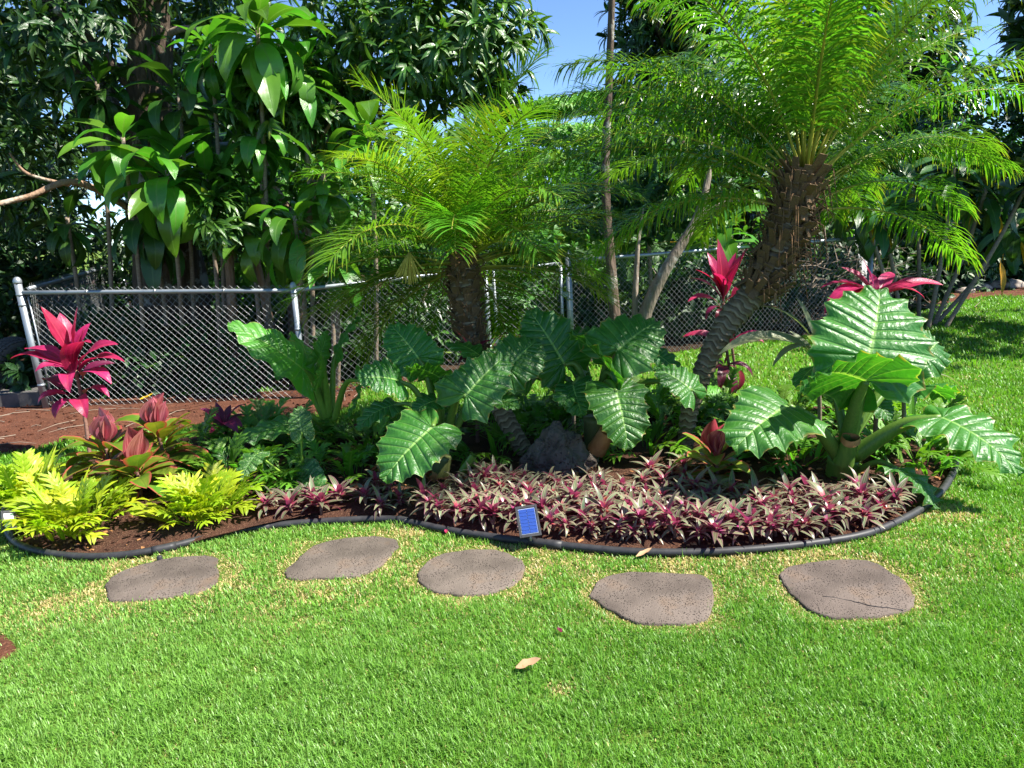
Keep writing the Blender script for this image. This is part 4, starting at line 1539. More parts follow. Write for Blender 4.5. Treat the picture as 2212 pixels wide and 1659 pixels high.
taro_leaf(tB, g5(1000, 930, 4.6), g5(1150, 980, 4.5), (0.3, -0.6, 0.75), wid=1.0, base=top, pr=(.022, .011), arch=.7)
sheath(tB, g5(790, 1390, 4.45), g5(860, 1280, 4.42), .028, 'petiole')
sheath(tB, g5(600, 1420, 4.5), g5(570, 1400, 4.45), .032, 'sheath')
# behind the rock
b = A(1292, 1015, 4.85); b[2] = 0.02
tC = empty('elephant_ear', 'elephant ear clump with a drooping pointed leaf directly right of the lava boulder', 'elephant ear', b, 'elephant ears in the bed')
taro_stem(tC, b + [0, 0, -.03], A(1285, 900, 4.85), .085, .075)
top = A(1288, 890, 4.85)
taro_leaf(tC, g5(1780, 880, 4.45), g5(1855, 1245, 4.28), (0.05, -0.85, 0.52), wid=1.1, base=top, pr=(.032, .013), arch=.55)
taro_leaf(tC, g5(1790, 600, 4.7), g5(2040, 425, 4.95), (0.05, -0.7, 0.72), wid=1.15, base=top, pr=(.03, .013), arch=.4)
taro_leaf(tC, g5(1440, 690, 4.85), g5(1215, 350, 5.0), (-0.05, -0.75, 0.66), wid=1.0, base=top, pr=(.03, .013), arch=.45)
taro_leaf(tC, g5(1760, 775, 4.65), g5(1460, 490, 4.75), (0.75, 0.25, 0.6), wid=0.9, base=top, pr=(.026, .012), arch=.5)
taro_leaf(tC, g5(2260, 860, 4.55), g5(2020, 720, 4.65), (0.1, -0.5, 0.86), wid=1.1, base=top, pr=(.026, .012), arch=.5)
taro_leaf(tC, g5(1560, 850, 4.75), g5(1420, 960, 4.55), (-0.1, -0.5, 0.85), wid=1.15, base=top, pr=(.024, .012), arch=.6)
taro_leaf(tC, g5(1500, 830, 4.7), g5(1560, 1030, 4.5), (-0.3, -0.7, 0.6), wid=1.0, base=top, pr=(.024, .012), arch=.6)
taro_leaf(tC, g5(1290, 560, 5.1), g5(1190, 400, 5.25), (-0.1, -0.4, 0.9), wid=1.1, base=top, pr=(.024, .012), arch=.5)
taro_leaf(tC, g5(1500, 560, 5.2), g5(1640, 470, 5.35), (0.1, -0.3, 0.9), wid=1.1, base=top, pr=(.024, .012), arch=.5)
taro_leaf(tC, g5(1230, 760, 4.95), g5(1060, 560, 5.0), (-0.1, -0.6, 0.8), wid=1.1, base=top, pr=(.024, .012), arch=.5)
taro_leaf(tC, g5(2050, 640, 4.9), g5(2200, 800, 4.85), (0.3, -0.5, 0.8), wid=1.0, base=top, pr=(.024, .012), arch=.6)
sheath(tC, g5(1650, 1250, 4.72), g5(1720, 1130, 4.66), .065, 'sheath')

# smooth pale taro at the fence
b = A(716, 955, 5.55); b[2] = 0.02
tA = empty('taro', 'tall pale green taro with smooth arrow leaves standing before the fence post', 'taro', b)
taro_stem(tA, b + [0, 0, -.02], A(715, 935, 5.55), .05, .045, 'petiole_light')
top = A(716, 935, 5.53)
kw = dict(mat='taro_pale', pmat='petiole_light', scal=.02, pr=(.03, .010))
taro_leaf(tA, g7(1200, 870, 5.35), g7(475, 440, 5.2), (0.25, -0.45, 0.85), wid=0.75, base=top, arch=.35, ruff=.03, **kw)
taro_leaf(tA, g7(1250, 790, 5.55), g7(1120, 545, 5.8), (0.15, 0.62, 0.7), wid=1.1, base=top, arch=.5, **kw)
taro_leaf(tA, g7(1400, 760, 5.35), g7(1310, 1090, 5.2), (0.65, 0.45, 0.6), wid=0.8, base=top, arch=.6, **kw)
taro_leaf(tA, g7(1550, 700, 5.6), g7(1810, 345, 5.75), (-0.55, -0.25, 0.65), wid=0.62, base=top, arch=.4, **kw)
taro_leaf(tA, g7(1360, 790, 5.45), g7(1450, 500, 5.6), (0.7, -0.1, 0.6), wid=0.7, base=top, arch=.4, **kw)
taro_leaf(tA, g7(1090, 1420, 5.2), g7(495, 1640, 5.0), (-0.05, -0.45, 0.9), wid=0.6, base=top, arch=.4, sag=.1, **kw)
taro_leaf(tA, g7(1040, 860, 5.5), g7(960, 990, 5.4), (-0.1, -0.7, 0.6), wid=1.1, base=top, arch=.5, **kw)
taro_leaf(tA, A(778, 825, 5.2), A(745, 905, 5.1), (0.6, 0.4, 0.6), wid=0.5, base=top, arch=.5, sag=.15, **kw)

b = A(655, 1072, 4.55); b[2] = 0.02
tE = empty('mottled_taro', 'small mottled arrow leaf plant on long stalks behind the lime fern', 'taro', b)
kw = dict(mat='caladium', pmat='petiole_light', scal=.0, pr=(.008, .006), sag=.0)
taro_leaf(tE, A(651, 930, 4.5), A(645, 878, 4.62), (0.0, -0.85, 0.5), wid=1.0, base=b + [0, 0, .02], arch=.3, **kw)
taro_leaf(tE, A(553, 982, 4.45), A(520, 1038, 4.3), (-0.25, -0.85, 0.45), wid=0.9, base=b + [0, 0, .02], arch=.4, **kw)
taro_leaf(tE, A(640, 1032, 4.45), A(701, 1062, 4.3), (0.05, -0.8, 0.6), wid=1.25, base=b + [0, 0, .02], arch=.4, **kw)

# ------------------------------------------------------------------ ferns
def fern_geo(L, nl, lobe, wl, arch, seed, stipe=0.3):
    """deeply lobed wart-fern frond: strap midrib with finger lobes, along +Y"""
    r = np.random.default_rng(seed)
    nv = 12
    vs = np.linspace(0, 1, nv + 1)
    th = arch * vs ** 1.4
    st = L / nv
    y = np.concatenate([[0], np.cumsum(np.cos((th[1:] + th[:-1]) / 2)) * st])
    z = np.concatenate([[0], np.cumsum(-np.sin((th[1:] + th[:-1]) / 2)) * st])

    def at(v):
        return np.array([0, np.interp(v, vs, y), np.interp(v, vs, z)]), np.interp(v, vs, th)
    m = MB()
    V, F, UV = [], [], []
    for i, v in enumerate(vs):
        w = (0.0035 if v < stipe else wl * 0.55 * (1.0 if v < .85 else (1 - v) / .15 + .05))
        p, t = at(v)
        V += [p + [-w, 0, 0], p + [w, 0, 0]]
        UV += [[.42, v], [.58, v]]
    for i in range(nv):
        F.append([2 * i, 2 * i + 1, 2 * i + 3, 2 * i + 2])
    m.add(V, F, 0, UV)
    for k in range(nl):
        v = stipe + (0.88 - stipe) * (k + .5) / nl
        p, t = at(v)
        ll = lobe * (0.55 + 0.9 * math.sin(PI * (0.15 + 0.75 * (k + .5) / nl))) * r.uniform(.8, 1.15)
        for s in (1, -1):
            a = math.radians(r.uniform(30, 52))
            d = np.array([s * math.sin(a), math.cos(a) * math.cos(t), -math.cos(a) * math.sin(t)])
            up = np.array([0, math.sin(t), math.cos(t)])
            tv = np.cross(d, up)
            w = wl * r.uniform(.8, 1.2)
            pts = []
            for q, ww in ((0, .75), (.4, 1.0), (.78, .62), (1.0, .06)):
                c = p + d * ll * q + up * (0.10 * ll * math.sin(PI * q) - 0.18 * ll * q * q)
                pts += [c - tv * w * ww / 2, c + tv * w * ww / 2]
            m.add(pts, [[0, 1, 3, 2], [2, 3, 5, 4], [4, 5, 7, 6]] if s < 0 else [[0, 2, 3, 1], [2, 4, 5, 3], [4, 6, 7, 5]], 0,
                  [[.1, 0], [.9, 0], [.1, .4], [.9, .4], [.1, .8], [.9, .8], [.5, 1], [.5, 1]])
    return m


FL = [fern_geo(.34, 4, .082, .027, a, i, st).mesh('frond', MT['fern_lime']) for i, (a, st) in enumerate([(.4, .35), (.7, .3), (1.0, .3), (.2, .4), (1.3, .25)])]
FL += [lib('frond', MT['fern_lime'], [dict(L=.36, Wd=.042, prof=pr_lance, nu=2, nv=8, arch=a, fold=.3, ruff=.25, rf=3) for a in (.5, 1.1)])[0]]
FG = [fern_geo(.36, 5, .08, .026, a, i + 9, st).mesh('frond', MT['fern_green']) for i, (a, st) in enumerate([(.6, .35), (1.0, .3), (1.4, .3), (.3, .35), (1.8, .25)])]
FG += [lib('frond', MT['fern_green'], [dict(L=.34, Wd=.045, prof=pr_lance, nu=2, nv=8, arch=a, fold=.3, ruff=.2, rf=3) for a in (.5, 1.1)])[0]]


def fern(name, label, px, py, spread, n, meshes, el=(0.72, 1.45), size=(.75, 1.1), group=None, seed=0, Y=None):
    p = G(px, py) if Y is None else A(px, py, Y)
    root = empty(name, label, 'fern', (p[0], p[1], 0.045), group)
    r = random.Random(seed)
    for i in range(n):
        a = r.uniform(0, 2 * PI)
        d = spread * math.sqrt(r.random())
        az = a + r.uniform(-.9, .9)
        e = el[1] - (el[1] - el[0]) * (d / spread) + r.uniform(-.25, .2)
        dd = azel(az, e)
        up = np.array([-math.cos(az) * math.sin(e), -math.sin(az) * math.sin(e), math.cos(e)])
        s = r.uniform(*size)
        link('frond', r.choice(meshes), root, mat=orient((d * math.cos(a), d * math.sin(a), -0.01), dd, up + 0.3 * np.array([r.uniform(-1, 1), r.uniform(-1, 1), 0]), s))
    return root


LG, GG = 'lime ferns at the end of the bed', 'green ferns between the bigger plants'
LE = (0.85, 1.5)
fern('lime_fern', 'big lime yellow fern mound beside the white faced solar light', 165, 1150, .21, 105, FL, group=LG, el=LE, seed=1, size=(.6, .95))
fern('lime_fern', 'lime yellow fern at the back of the mound, next to the lawn strip', 75, 1095, .19, 80, FL, group=LG, el=LE, seed=2, size=(.6, .98))
fern('lime_fern', 'separate lime yellow fern mound under the pink budded cordyline', 440, 1130, .15, 95, FL, group=LG, el=LE, seed=3, size=(.55, .9))
fern('lime_fern', 'thin lime fern tuft at the soil beside the edging end', 75, 1172, .06, 10, FL, group=LG, el=LE, seed=4, size=(.35, .5))
for i, (px, py, sp, n, lab) in enumerate([
        (410, 985, .22, 40, 'green fern between the wine red cordyline and pink rimmed leaves'),
        (560, 960, .30, 52, 'wide green fern at the foot of the pale taro'),
        (500, 1045, .20, 36, 'green fern with its tips over the low mottled taro leaf'),
        (610, 1055, .20, 34, 'shady green fern around the stalks of the mottled taro'),
        (790, 985, .25, 42, 'dark green fern left of the lowest scalloped elephant ear leaf'),
        (760, 1040, .2, 30, 'low dim fern at the soil left of the elephant ear stub'),
        (850, 1010, .2, 30, 'shady fern under the drooping scalloped elephant ear leaf'),
        (1130, 960, .22, 34, 'fern beside the leaning bare trunk of the middle palm'),
        (1060, 1000, .2, 30, 'dim fern between elephant ear stalks and the leaning trunk'),
        (1400, 985, .24, 36, 'fern behind the pointed leaf right of the boulder'),
        (1460, 940, .22, 34, 'sunlit fern at the ringed foot of the thick palm'),
        (1640, 960, .25, 40, 'fern under the leftward elephant ear leaf by the palm foot'),
        (1720, 1010, .20, 36, 'bright fern at the base of the giant elephant ear stalks'),
        (1930, 985, .25, 44, 'green fern behind the hanging elephant ear leaf'),
        (1995, 1020, .2, 40, 'yellow green fern inside the outer curve of the edging by open lawn'),
        (1560, 880, .25, 36, 'yellowish fern around the maroon cordyline stem'),
        (1200, 930, .22, 30, 'fern glimpsed above the boulder between two elephant ears'),
        (1010, 905, .24, 40, 'fern behind the central glossy elephant ear leaf'),
        (1290, 915, .26, 44, 'fern behind the elephant ear stem near the sunny lawn'),
        (1390, 900, .24, 40, 'fern at the back edge of the bed left of the ringed palm foot'),
        (1120, 905, .22, 36, 'fern at the back edge of the bed above the leaning trunk'),
        (1560, 915, .26, 44, 'fern at the back edge of the bed behind the maroon cordyline'),
        (1700, 905, .26, 44, 'fern at the back edge of the bed behind the silver leaves'),
        (1850, 915, .26, 44, 'fern at the back edge of the bed behind the giant elephant ear'),
        (1980, 945, .22, 40, 'fern at the back corner of the bed beside open lawn'),
        (650, 985, .2, 34, 'glossy green fern right below the taro arrow leaf')]):
    fern('green_fern', lab, px, py, sp, n, FG, group=GG, seed=30 + i, size=(.6, 1.0))

# ------------------------------------------------------------------ purple striped oyster plants
RH = lib('leaf', MT['rhoeo'], [dict(L=.118, Wd=.028, prof=pr_lance, nu=2, nv=5, arch=a, fold=.3) for a in (.5, .9, 1.3, 1.6)])


OLAB = ['pink and grey striped oyster plant in the dense sunny mass in front of the boulder',
        'striped oyster plant in the mass below the giant elephant ear and small pink cordyline',
        'short magenta tinged oyster plant in the sparse patch beside the separate lime fern',
        'grey green oyster plant at the ringed foot of the thick palm',
        'lone oyster plant by the cut stalk between elephant ear and boulder',
        'dim green oyster plant on shaded soil below the drooping scalloped leaf']


def oyster_field():
    polys = [([(905, 1105), (985, 1070), (1060, 1050), (1150, 1062), (1300, 1070), (1400, 1095), (1425, 1140), (1420, 1186), (1300, 1180), (1180, 1166), (1120, 1150), (1000, 1146), (920, 1128)], .072),
             ([(1400, 1095), (1500, 1085), (1640, 1100), (1780, 1090), (1880, 1090), (1930, 1100), (1940, 1124), (1880, 1146), (1780, 1166), (1650, 1182), (1450, 1190)], .074),
             ([(540, 1140), (600, 1095), (720, 1105), (720, 1124), (620, 1132)], .10),
             ([(1370, 1060), (1400, 1040), (1480, 1030), (1480, 1075), (1400, 1085)], .12),
             ([(1020, 1050), (1030, 1035), (1075, 1040), (1060, 1055)], .1),
             ([(730, 1105), (800, 1075), (900, 1090), (880, 1122), (760, 1124)], .13)]
    r = random.Random(5)
    vn = VN(4)
    pts = []
    for pi, (poly, sp) in enumerate(polys):
        P = [G(x, y)[:2] for x, y in poly]
        xs, ys = [p[0] for p in P], [p[1] for p in P]
        tries = 0
        while tries < 1600:
            tries += 1
            x, y = r.uniform(min(xs), max(xs)), r.uniform(min(ys), max(ys))
            if not in_poly(np.array([x]), np.array([y]), P)[0]:
                continue
            if all((x - a) ** 2 + (y - b) ** 2 > sp * sp for a, b, _ in pts):
                pts.append((x, y, pi))
    g = 'oyster plants along the front edge of the bed'
    print('oyster plants', len(pts))
    proto = []
    for v in range(4):
        t = empty('oyster_plant', 'purple backed striped oyster plant rosette massed along the black edging', 'oyster plant', (0, 0, 0), g)
        rosette(t, RH, 17, 0.02, 0.065, -0.05, 1.15, (.75, 1.12), 50 + v, spread=.008)
        V, F, UV = tube([[0, 0, -.05], [0, 0, .06]], [.008, .010], 6)
        link('stem', make_mesh('stem', V, F, MT['cane_red'], uv=UV), t)
        proto.append(t)
    for i, (x, y, pi) in enumerate(pts):
        src = proto[i % 4]
        if i < 4:
            t = src
        else:
            t = src.copy()
            COL.objects.link(t)
            for ch in src.children:
                c = ch.copy()
                COL.objects.link(c)
                c.parent = t
        t['label'] = OLAB[pi]
        s = r.uniform(.6, 1.2)
        t.location = (x, y, 0.045 + r.uniform(0, .03))
        t.rotation_euler = (r.uniform(-.15, .15), r.uniform(-.15, .15), r.uniform(0, 6.28))
        t.scale = (s, s, s * r.uniform(.7, 1.05))


oyster_field()

# ------------------------------------------------------------------ palms
def frond_geo(L, el, arch, nl, ll, droop, seed, bare=0.16, lw=0.0085):
    """pinnate frond in the X-Z plane heading +X, leaflets hanging with gravity"""
    r = np.random.default_rng(seed)
    nv = 26
    vs = np.linspace(0, 1, nv + 1)
    th = el - arch * vs ** 1.25
    st = L / nv
    x = np.concatenate([[0], np.cumsum(np.cos((th[1:] + th[:-1]) / 2)) * st])
    z = np.concatenate([[0], np.cumsum(np.sin((th[1:] + th[:-1]) / 2)) * st])
    sway = r.normal(0, .12)
    yv = sway * L * vs ** 2 * 0.5
    P = np.column_stack([x, yv, z])
    m = MB()
    V, F, UV = tube(P[::2], np.interp(vs[::2], [0, .1, .5, 1], [.011, .008, .005, .002]), 5)
    m.add(V, F, 1, UV * 0 + .3)
    T = np.gradient(P, axis=0)
    T /= np.linalg.norm(T, axis=1)[:, None]
    LV, LF, LU, nn = [], [], [], 0
    for k in range(nl):
        v = bare + (0.995 - bare) * (k + r.uniform(0, .7)) / nl
        p = np.array([np.interp(v, vs, P[:, c]) for c in range(3)])
        t = np.array([np.interp(v, vs, T[:, c]) for c in range(3)])
        t /= np.linalg.norm(t)
        side = np.cross(t, [0, 0, 1.0])
        if np.linalg.norm(side) < .1:
            side = np.array([0, 1.0, 0])
        side /= np.linalg.norm(side)
        up = np.cross(side, t)
        ln = ll * np.interp(v, [bare, .3, .6, .9, 1], [.55, .95, 1.0, .75, .5]) * r.uniform(.88, 1.1)
        fw = np.interp(v, [0, .6, 1], [.35, .75, 1.5])
        for s in (1, -1):
            d = side * s * 1.0 + t * fw + up * r.uniform(.0, .75) + r.normal(0, .10, 3)
            d /= np.linalg.norm(d)
            q = p.copy()
            n3 = 5
            dr = droop * r.uniform(.7, 1.3)
            pts = [q.copy()]
            for i in range(n3 - 1):
                q = q + d * ln / (n3 - 1)
                pts.append(q.copy())
                d = d + np.array([0, 0, -dr * .5 * (0.6 + 0.5 * i)])
                d /= np.linalg.norm(d)
            pts = np.array(pts)
            tt = np.gradient(pts, axis=0)
            wv = np.cross(tt, up + 0.0 * side)
            wv /= np.linalg.norm(wv, axis=1)[:, None] + 1e-9
            ww = lw * np.array([.55, 1, .95, .65, .05])[:, None] / 2 * r.uniform(.85, 1.2)
            LV.append(np.stack([pts - wv * ww, pts + wv * ww], 1).reshape(-1, 3))
            LU.append([[u, i / (n3 - 1)] for i in range(n3) for u in (0, 1)])
            for i in range(n3 - 1):
                LF.append([nn + 2 * i, nn + 2 * i + 1, nn + 2 * i + 3, nn + 2 * i + 2])
            nn += 2 * n3
    m.add(np.concatenate(LV), LF, 0, np.concatenate(LU))
    return m


def palm_variants(L, ll, droop, nl=58, seed=0, lw=0.0085, ar=1.0):
    out = []
    for i, el in enumerate(np.radians([84, 76, 66, 56, 46, 34, 20, 4, -14])):
        for j in range(2):
            out.append((el, frond_geo(L * (1 - .02 * i), el, ar * (1.15 if el > .9 else 1.25 if el > .3 else 1.0) * (0.9 + .25 * j), nl, ll, droop * (1 + .25 * j), seed + 10 * i + j, lw=lw).mesh('frond', [MT['palm'], MT['rachis']])))
    return out


def palm(name, label, trunk_px, radii, crown_h, var, n, az0, seed, stubs, stub_len, group, ring_amp=.10, skip=.75, elmin=18, pw=.62, size=(.85, 1.1)):
    pts = [A(px, py, Y) for px, py, Y in trunk_px]
    b = pts[0].copy()
    root = empty(name, label, 'palm', (b[0], b[1], 0), group)
    pts[0][2] = min(pts[0][2], -0.02)
    n_r = 150
    P = spline([rel(p, root) for p in pts], n_r)
    R = np.interp(np.linspace(0, 1, n_r), np.linspace(0, 1, len(radii)), radii)

    def rm(i, a):
        k = i * 0.55
        saw = (k / 2.0) % 1.0
        return 1 + ring_amp * (0.5 - saw) + 0.05 * np.sin(a * 5 + (int(k / 2.0) % 2) * PI) * (saw < .6)
    V, F, UV = tube(P, R, 20, rmod=rm)
    link('trunk', make_mesh('trunk', V, F, MT['palm_trunk'], uv=UV), root)
    T, Nn, B = frame_along(P)
    r = random.Random(seed)
    # old leaf bases round the upper trunk
    sm = []
    for q in range(3):
        w0, w1, th = .038, .026 + .006 * q, .010
        Vb, Fb = box(0, 0, 0, 1, 1, 1)
        Vb = np.array([[x * (w0 if y < 0 else w1) * (1 + .2 * q * (x > 0)), (y + .5), z * (th if y < 0 else th * .6) + 0.12 * q * (y > 0) * .05] for x, y, z in Vb])
        sm.append(make_mesh('leaf_base', Vb, Fb, MT['palm_boot'], smooth=False))
    f0, f1, ns = stubs
    for i in range(ns):
        f = f0 + (f1 - f0) * i / ns
        j = f * (n_r - 1)
        k = min(int(j), n_r - 2)
        c = P[k] + (P[k + 1] - P[k]) * (j - k)
        a = i * 2.39996 + r.uniform(-.2, .2)
        out = Nn[k] * math.cos(a) + B[k] * math.sin(a)
        tilt = r.uniform(.25, 1.0)
        d = T[k] * math.cos(tilt) + out * math.sin(tilt)
        if r.random() < .2:
            d = -T[k] * 0.8 + out * .5
        ln = stub_len * r.uniform(.6, 1.35)
        rr = np.interp(f, np.linspace(0, 1, len(radii)), radii)
        M = orient(c + out * rr * .86, d, out, ln, 1.0 * r.uniform(.8, 1.5))
        M = M @ Matrix.Diagonal((1, 1, 1.0 / ln, 1)) if False else M
        # keep the wedge thickness in metres
        M2 = M.copy()
        for c_ in range(3):
            M2[c_][2] = M[c_][2] / ln
        link('leaf_base', r.choice(sm), root, mat=M2)
    m = MB()
    for i in range(ns // 2):
        f = f0 + (f1 - f0) * (r.random() ** .7)
        k = int(f * (n_r - 1))
        a = r.uniform(0, 6.28)
        out = Nn[k] * math.cos(a) + B[k] * math.sin(a)
        rr = np.interp(f, np.linspace(0, 1, len(radii)), radii)
        c = P[k] + out * rr * 1.02
        ln = stub_len * r.uniform(.8, 2.4)
        q = [c, c + out * ln * .35 + [0, 0, ln * r.uniform(-.2, .3)], c + out * ln * .5 + [0, 0, -ln * r.uniform(.2, .9)]]
        V, F, UV = tube(np.array(q), [.006, .004, .001], 4, cap=False)
        m.add(V, F, 0, UV)
    fb = link('dry_fibre', m.mesh('dry_fibre', MT['fibre']), root)
    fb['kind'] = 'stuff'
    # fibre collar
    Vc, Fc, Uc = tube(P[int(f1 * .93 * (n_r - 1)):], R[int(f1 * .93 * (n_r - 1)):] * 1.12, 16, rmod=lambda i, a: 1 + .12 * np.sin(a * 7 + i) + .06 * np.sin(a * 13 - i * 2))
    link('fibre_collar', make_mesh('fibre_collar', Vc, Fc, MT['fibre'], uv=Uc), root)
    top = P[-1]
    for i in range(n):
        t = i / (n - 1)
        az = az0 + i * 2.39996 + r.uniform(-.25, .25)
        el = math.radians(86) - math.radians(86 - elmin) * t ** pw + r.uniform(-.22, .22)
        if (math.sin(az) < -0.25 and el < skip) or (skip > 1 and math.cos(az) < 0.25 and el < 0.34) or (skip > 1 and math.cos(az) > 0 and math.sin(az) < 0.2 and el < 0.75):
            continue
        k = min(range(len(var)), key=lambda q: abs(var[q][0] - el) + r.random() * .12)
        s = r.uniform(*size)
        rr = radii[-1] * (.3 + .6 * t)
        M = Matrix.Translation((top[0] + rr * math.cos(az), top[1] + rr * math.sin(az), top[2] - crown_h * t)) @ Matrix.Rotation(az, 4, 'Z') @ Matrix.Scale(s, 4)
        link('frond', var[k][1], root, mat=M)
    return root, P


PG_ = 'date palms in the bed'
VAR_R = palm_variants(1.82, .36, .85, 74, 100, .013, .82)
VAR_C = palm_variants(1.30, .30, .30, 70, 300, .009, .85)
palm('date_palm', 'thick leaning date palm with shaggy brown upper trunk and largest crown', [(1478, 1000, 4.85), (1488, 895, 4.85), (1520, 800, 4.84), (1570, 700, 4.84), (1650, 605, 4.84), (1703, 490, 4.82), (1740, 365, 4.8)],
     [.054, .056, .066, .078, .092, .115, .085], .26, VAR_R, 92, .4, 3, (.60, .99, 260), .12, PG_, ring_amp=.24, skip=1.1, elmin=8, pw=.72, size=(.85, 1.12))
palm('date_palm', 'middle date palm with bushy spiky fronds and a curved thin trunk by the boulder', [(1150, 1005, 4.95), (1118, 950, 5.0), (1080, 880, 5.1), (1035, 780, 5.25), (1010, 680, 5.35), (1002, 610, 5.4), (1000, 535, 5.4)],
     [.07, .062, .066, .078, .096, .096, .07], .18, VAR_C, 100, 1.1, 8, (.50, .99, 190), .075, PG_, ring_amp=.06, skip=.42, elmin=-14, pw=.76, size=(.7, 1.2))
# low sucker frond beside the boulder
b = A(1170, 965, 5.0)
sp = empty('palm_sucker', 'single low palm frond lying between the leaning trunk and the boulder', 'palm sprout', (b[0] - .15, b[1], 0.05))
link('frond', VAR_C[10][1], sp, mat=Matrix.Rotation(-.1, 4, 'Z') @ Matrix.Scale(.62, 4))
link('frond', VAR_C[8][1], sp, mat=Matrix.Rotation(2.6, 4, 'Z') @ Matrix.Scale(.5, 4))
# flower spray of the middle palm
b = A(885, 560, 5.2)
fl = empty('flower_spray', 'pale yellow flower spray hanging under the middle palm fronds', 'flower', b)
r = random.Random(3)
m = MB()
for i in range(26):
    a, e = r.uniform(0, 6.28), r.uniform(-1.5, -.4)
    d = azel(a, e)
    V, F, UV = tube(spline([[0, 0, .05], d * .07, d * .13 + [0, 0, -.04]], 5), [.002, .005, .006, .005, .003], 5)
    m.add(V, F, 0, UV)
link('strand', m.mesh('strand', MT['inflo']), fl)

# ------------------------------------------------------------------ leaf clouds for trees and shrubs
def cloud(name, mat, proto, pts, dirs, ups, scales, cols, parent=None):
    """merge many copies of a small leaf into one mesh"""
    V0, F0, U0_ = proto
    n, k = len(pts), len(V0)
    D = dirs / (np.linalg.norm(dirs, axis=1)[:, None] + 1e-9)
    X = np.cross(D, ups)
    X /= np.linalg.norm(X, axis=1)[:, None] + 1e-9
    Z = np.cross(X, D)
    V = (V0[None, :, 0, None] * X[:, None] + V0[None, :, 1, None] * D[:, None] + V0[None, :, 2, None] * Z[:, None]) * scales[:, None, None] + pts[:, None]
    F = (F0[None] + (np.arange(n) * k)[:, None, None]).reshape(-1, F0.shape[1])
    UV = np.tile(U0_, (n, 1))
    C = np.repeat(cols, k, 0)
    return link(name, make_mesh(name, V.reshape(-1, 3), F, mat, uv=UV, col=C), parent)


MANGO_LEAF = leaf_geo(.23, .052, pr_lance, 2, 5, 1.0, 1.2, .3)
OVAL_LEAF = leaf_geo(.13, .058, pr_oval, 2, 3, .6, 1.2, .25)
SMALL_LEAF = leaf_geo(.10, .045, pr_oval, 2, 2, .5, 1.2, .3)
FEATHER = leaf_geo(.16, .045, pr_lance, 2, 2, .7, 1.2, .2)


def blob_points(blobs, n, r, shell=.55):
    """random points in a union of ellipsoids (cx,cy,cz,rx,ry,rz,weight), thicker toward the shell"""
    w = np.array([b[6] for b in blobs], float)
    idx = r.choice(len(blobs), n, p=w / w.sum())
    B = np.array([b[:6] for b in blobs])[idx]
    d = r.normal(size=(n, 3))
    d /= np.linalg.norm(d, axis=1)[:, None]
    rad = shell + (1 - shell) * r.random(n) ** .6
    rad = np.where(r.random(n) < .2, r.random(n) * shell, rad)
    return B[:, :3] + d * rad[:, None] * B[:, 3:6], d


def whorls(P, out, per, r, spread=(0.2, 1.3), droop=.35):
    """expand shoot tips into whorls of leaves"""
    n = len(P)
    pts = np.repeat(P, per, 0)
    axis = np.repeat(out + [0, 0, .35], per, 0)
    axis /= np.linalg.norm(axis, axis=1)[:, None]
    az = r.random(n * per) * 6.28
    ref = np.cross(axis, r.normal(size=(n * per, 3)))
    ref /= np.linalg.norm(ref, axis=1)[:, None]
    op = r.uniform(*spread, n * per)[:, None]
    d = axis * np.cos(op) + ref * np.sin(op)
    d[:, 2] -= droop * r.random(n * per)
    ups = axis + r.normal(0, .2, (n * per, 3)) + [0, 0, .5]
    return pts + d * .02, d, ups


def leaf_cols(n, r, lo=.65, hi=1.35, yellow=.04):
    v = r.uniform(lo, hi, n)[:, None] * np.ones((n, 3))
    y = r.random(n) < yellow
    v[y] *= [3.0, 1.7, .8]
    return v


def foliage_thing(root, mat, proto, blobs, nsh, per, seed, nleaf=0, spread=(.2, 1.3), droop=.35, name='foliage', size=(.8, 1.2), yellow=.03, lo=.6, hi=1.4, shell=.55, leafname='leaf'):
    """the leaves nearest the camera as single parts, the rest as one mass"""
    r = np.random.default_rng(seed)
    P, out = blob_points(blobs, nsh, r, shell)
    pts, d, ups = whorls(P, out, per, r, spread, droop)
    sc = r.uniform(*size, len(pts))
    cols = leaf_cols(len(pts), r, lo, hi, yellow)
    loc = np.array(root.location)
    if nleaf:
        # those that show largest: nearest to the eye and inside the frame
        wp = pts + loc - [0, 0, EYE]
        dep = wp @ FW
        u, v = wp @ CX / dep * FPX + 1106, 829.5 - wp @ CY / dep * FPX
        vis = (u > -40) & (u < 2250) & (v > -60) & (v < 1000)
        order = np.argsort(np.where(vis, dep, 1e6) - r.random(len(pts)) * .25)[:nleaf]
        mk = np.zeros(len(pts), bool)
        mk[order] = True
        V0, F0, U0_ = proto
        sh = make_mesh(leafname, V0, F0, mat, uv=U0_, col=np.ones((len(V0), 3)))
        for i in order:
            link(leafname, sh, root, mat=orient(pts[i], d[i], ups[i], sc[i]))
        pts, d, ups, sc, cols = pts[~mk], d[~mk], ups[~mk], sc[~mk], cols[~mk]
    o = cloud(name, mat, proto, pts, d, ups, sc, cols, root)
    if nleaf:
        o['kind'] = 'stuff'
    return o


def limb(root, pts, r0, r1, mat, name='limb', n=10, lump=.08, seed=0):
    P = spline([rel(p, root) for p in pts], 22)
    R = np.linspace(r0, r1, 22)
    rr = np.random.default_rng(seed)
    k1, k2 = rr.random(2) * 6.28
    V, F, UV = tube(P, R, n, rmod=lambda i, a: 1 + lump * np.sin(a * 3 + k1 + i * .3) + lump * .7 * np.sin(a * 5 - i * .5 + k2))
    return link(name, make_mesh(name, V, F, mat, uv=UV), root)


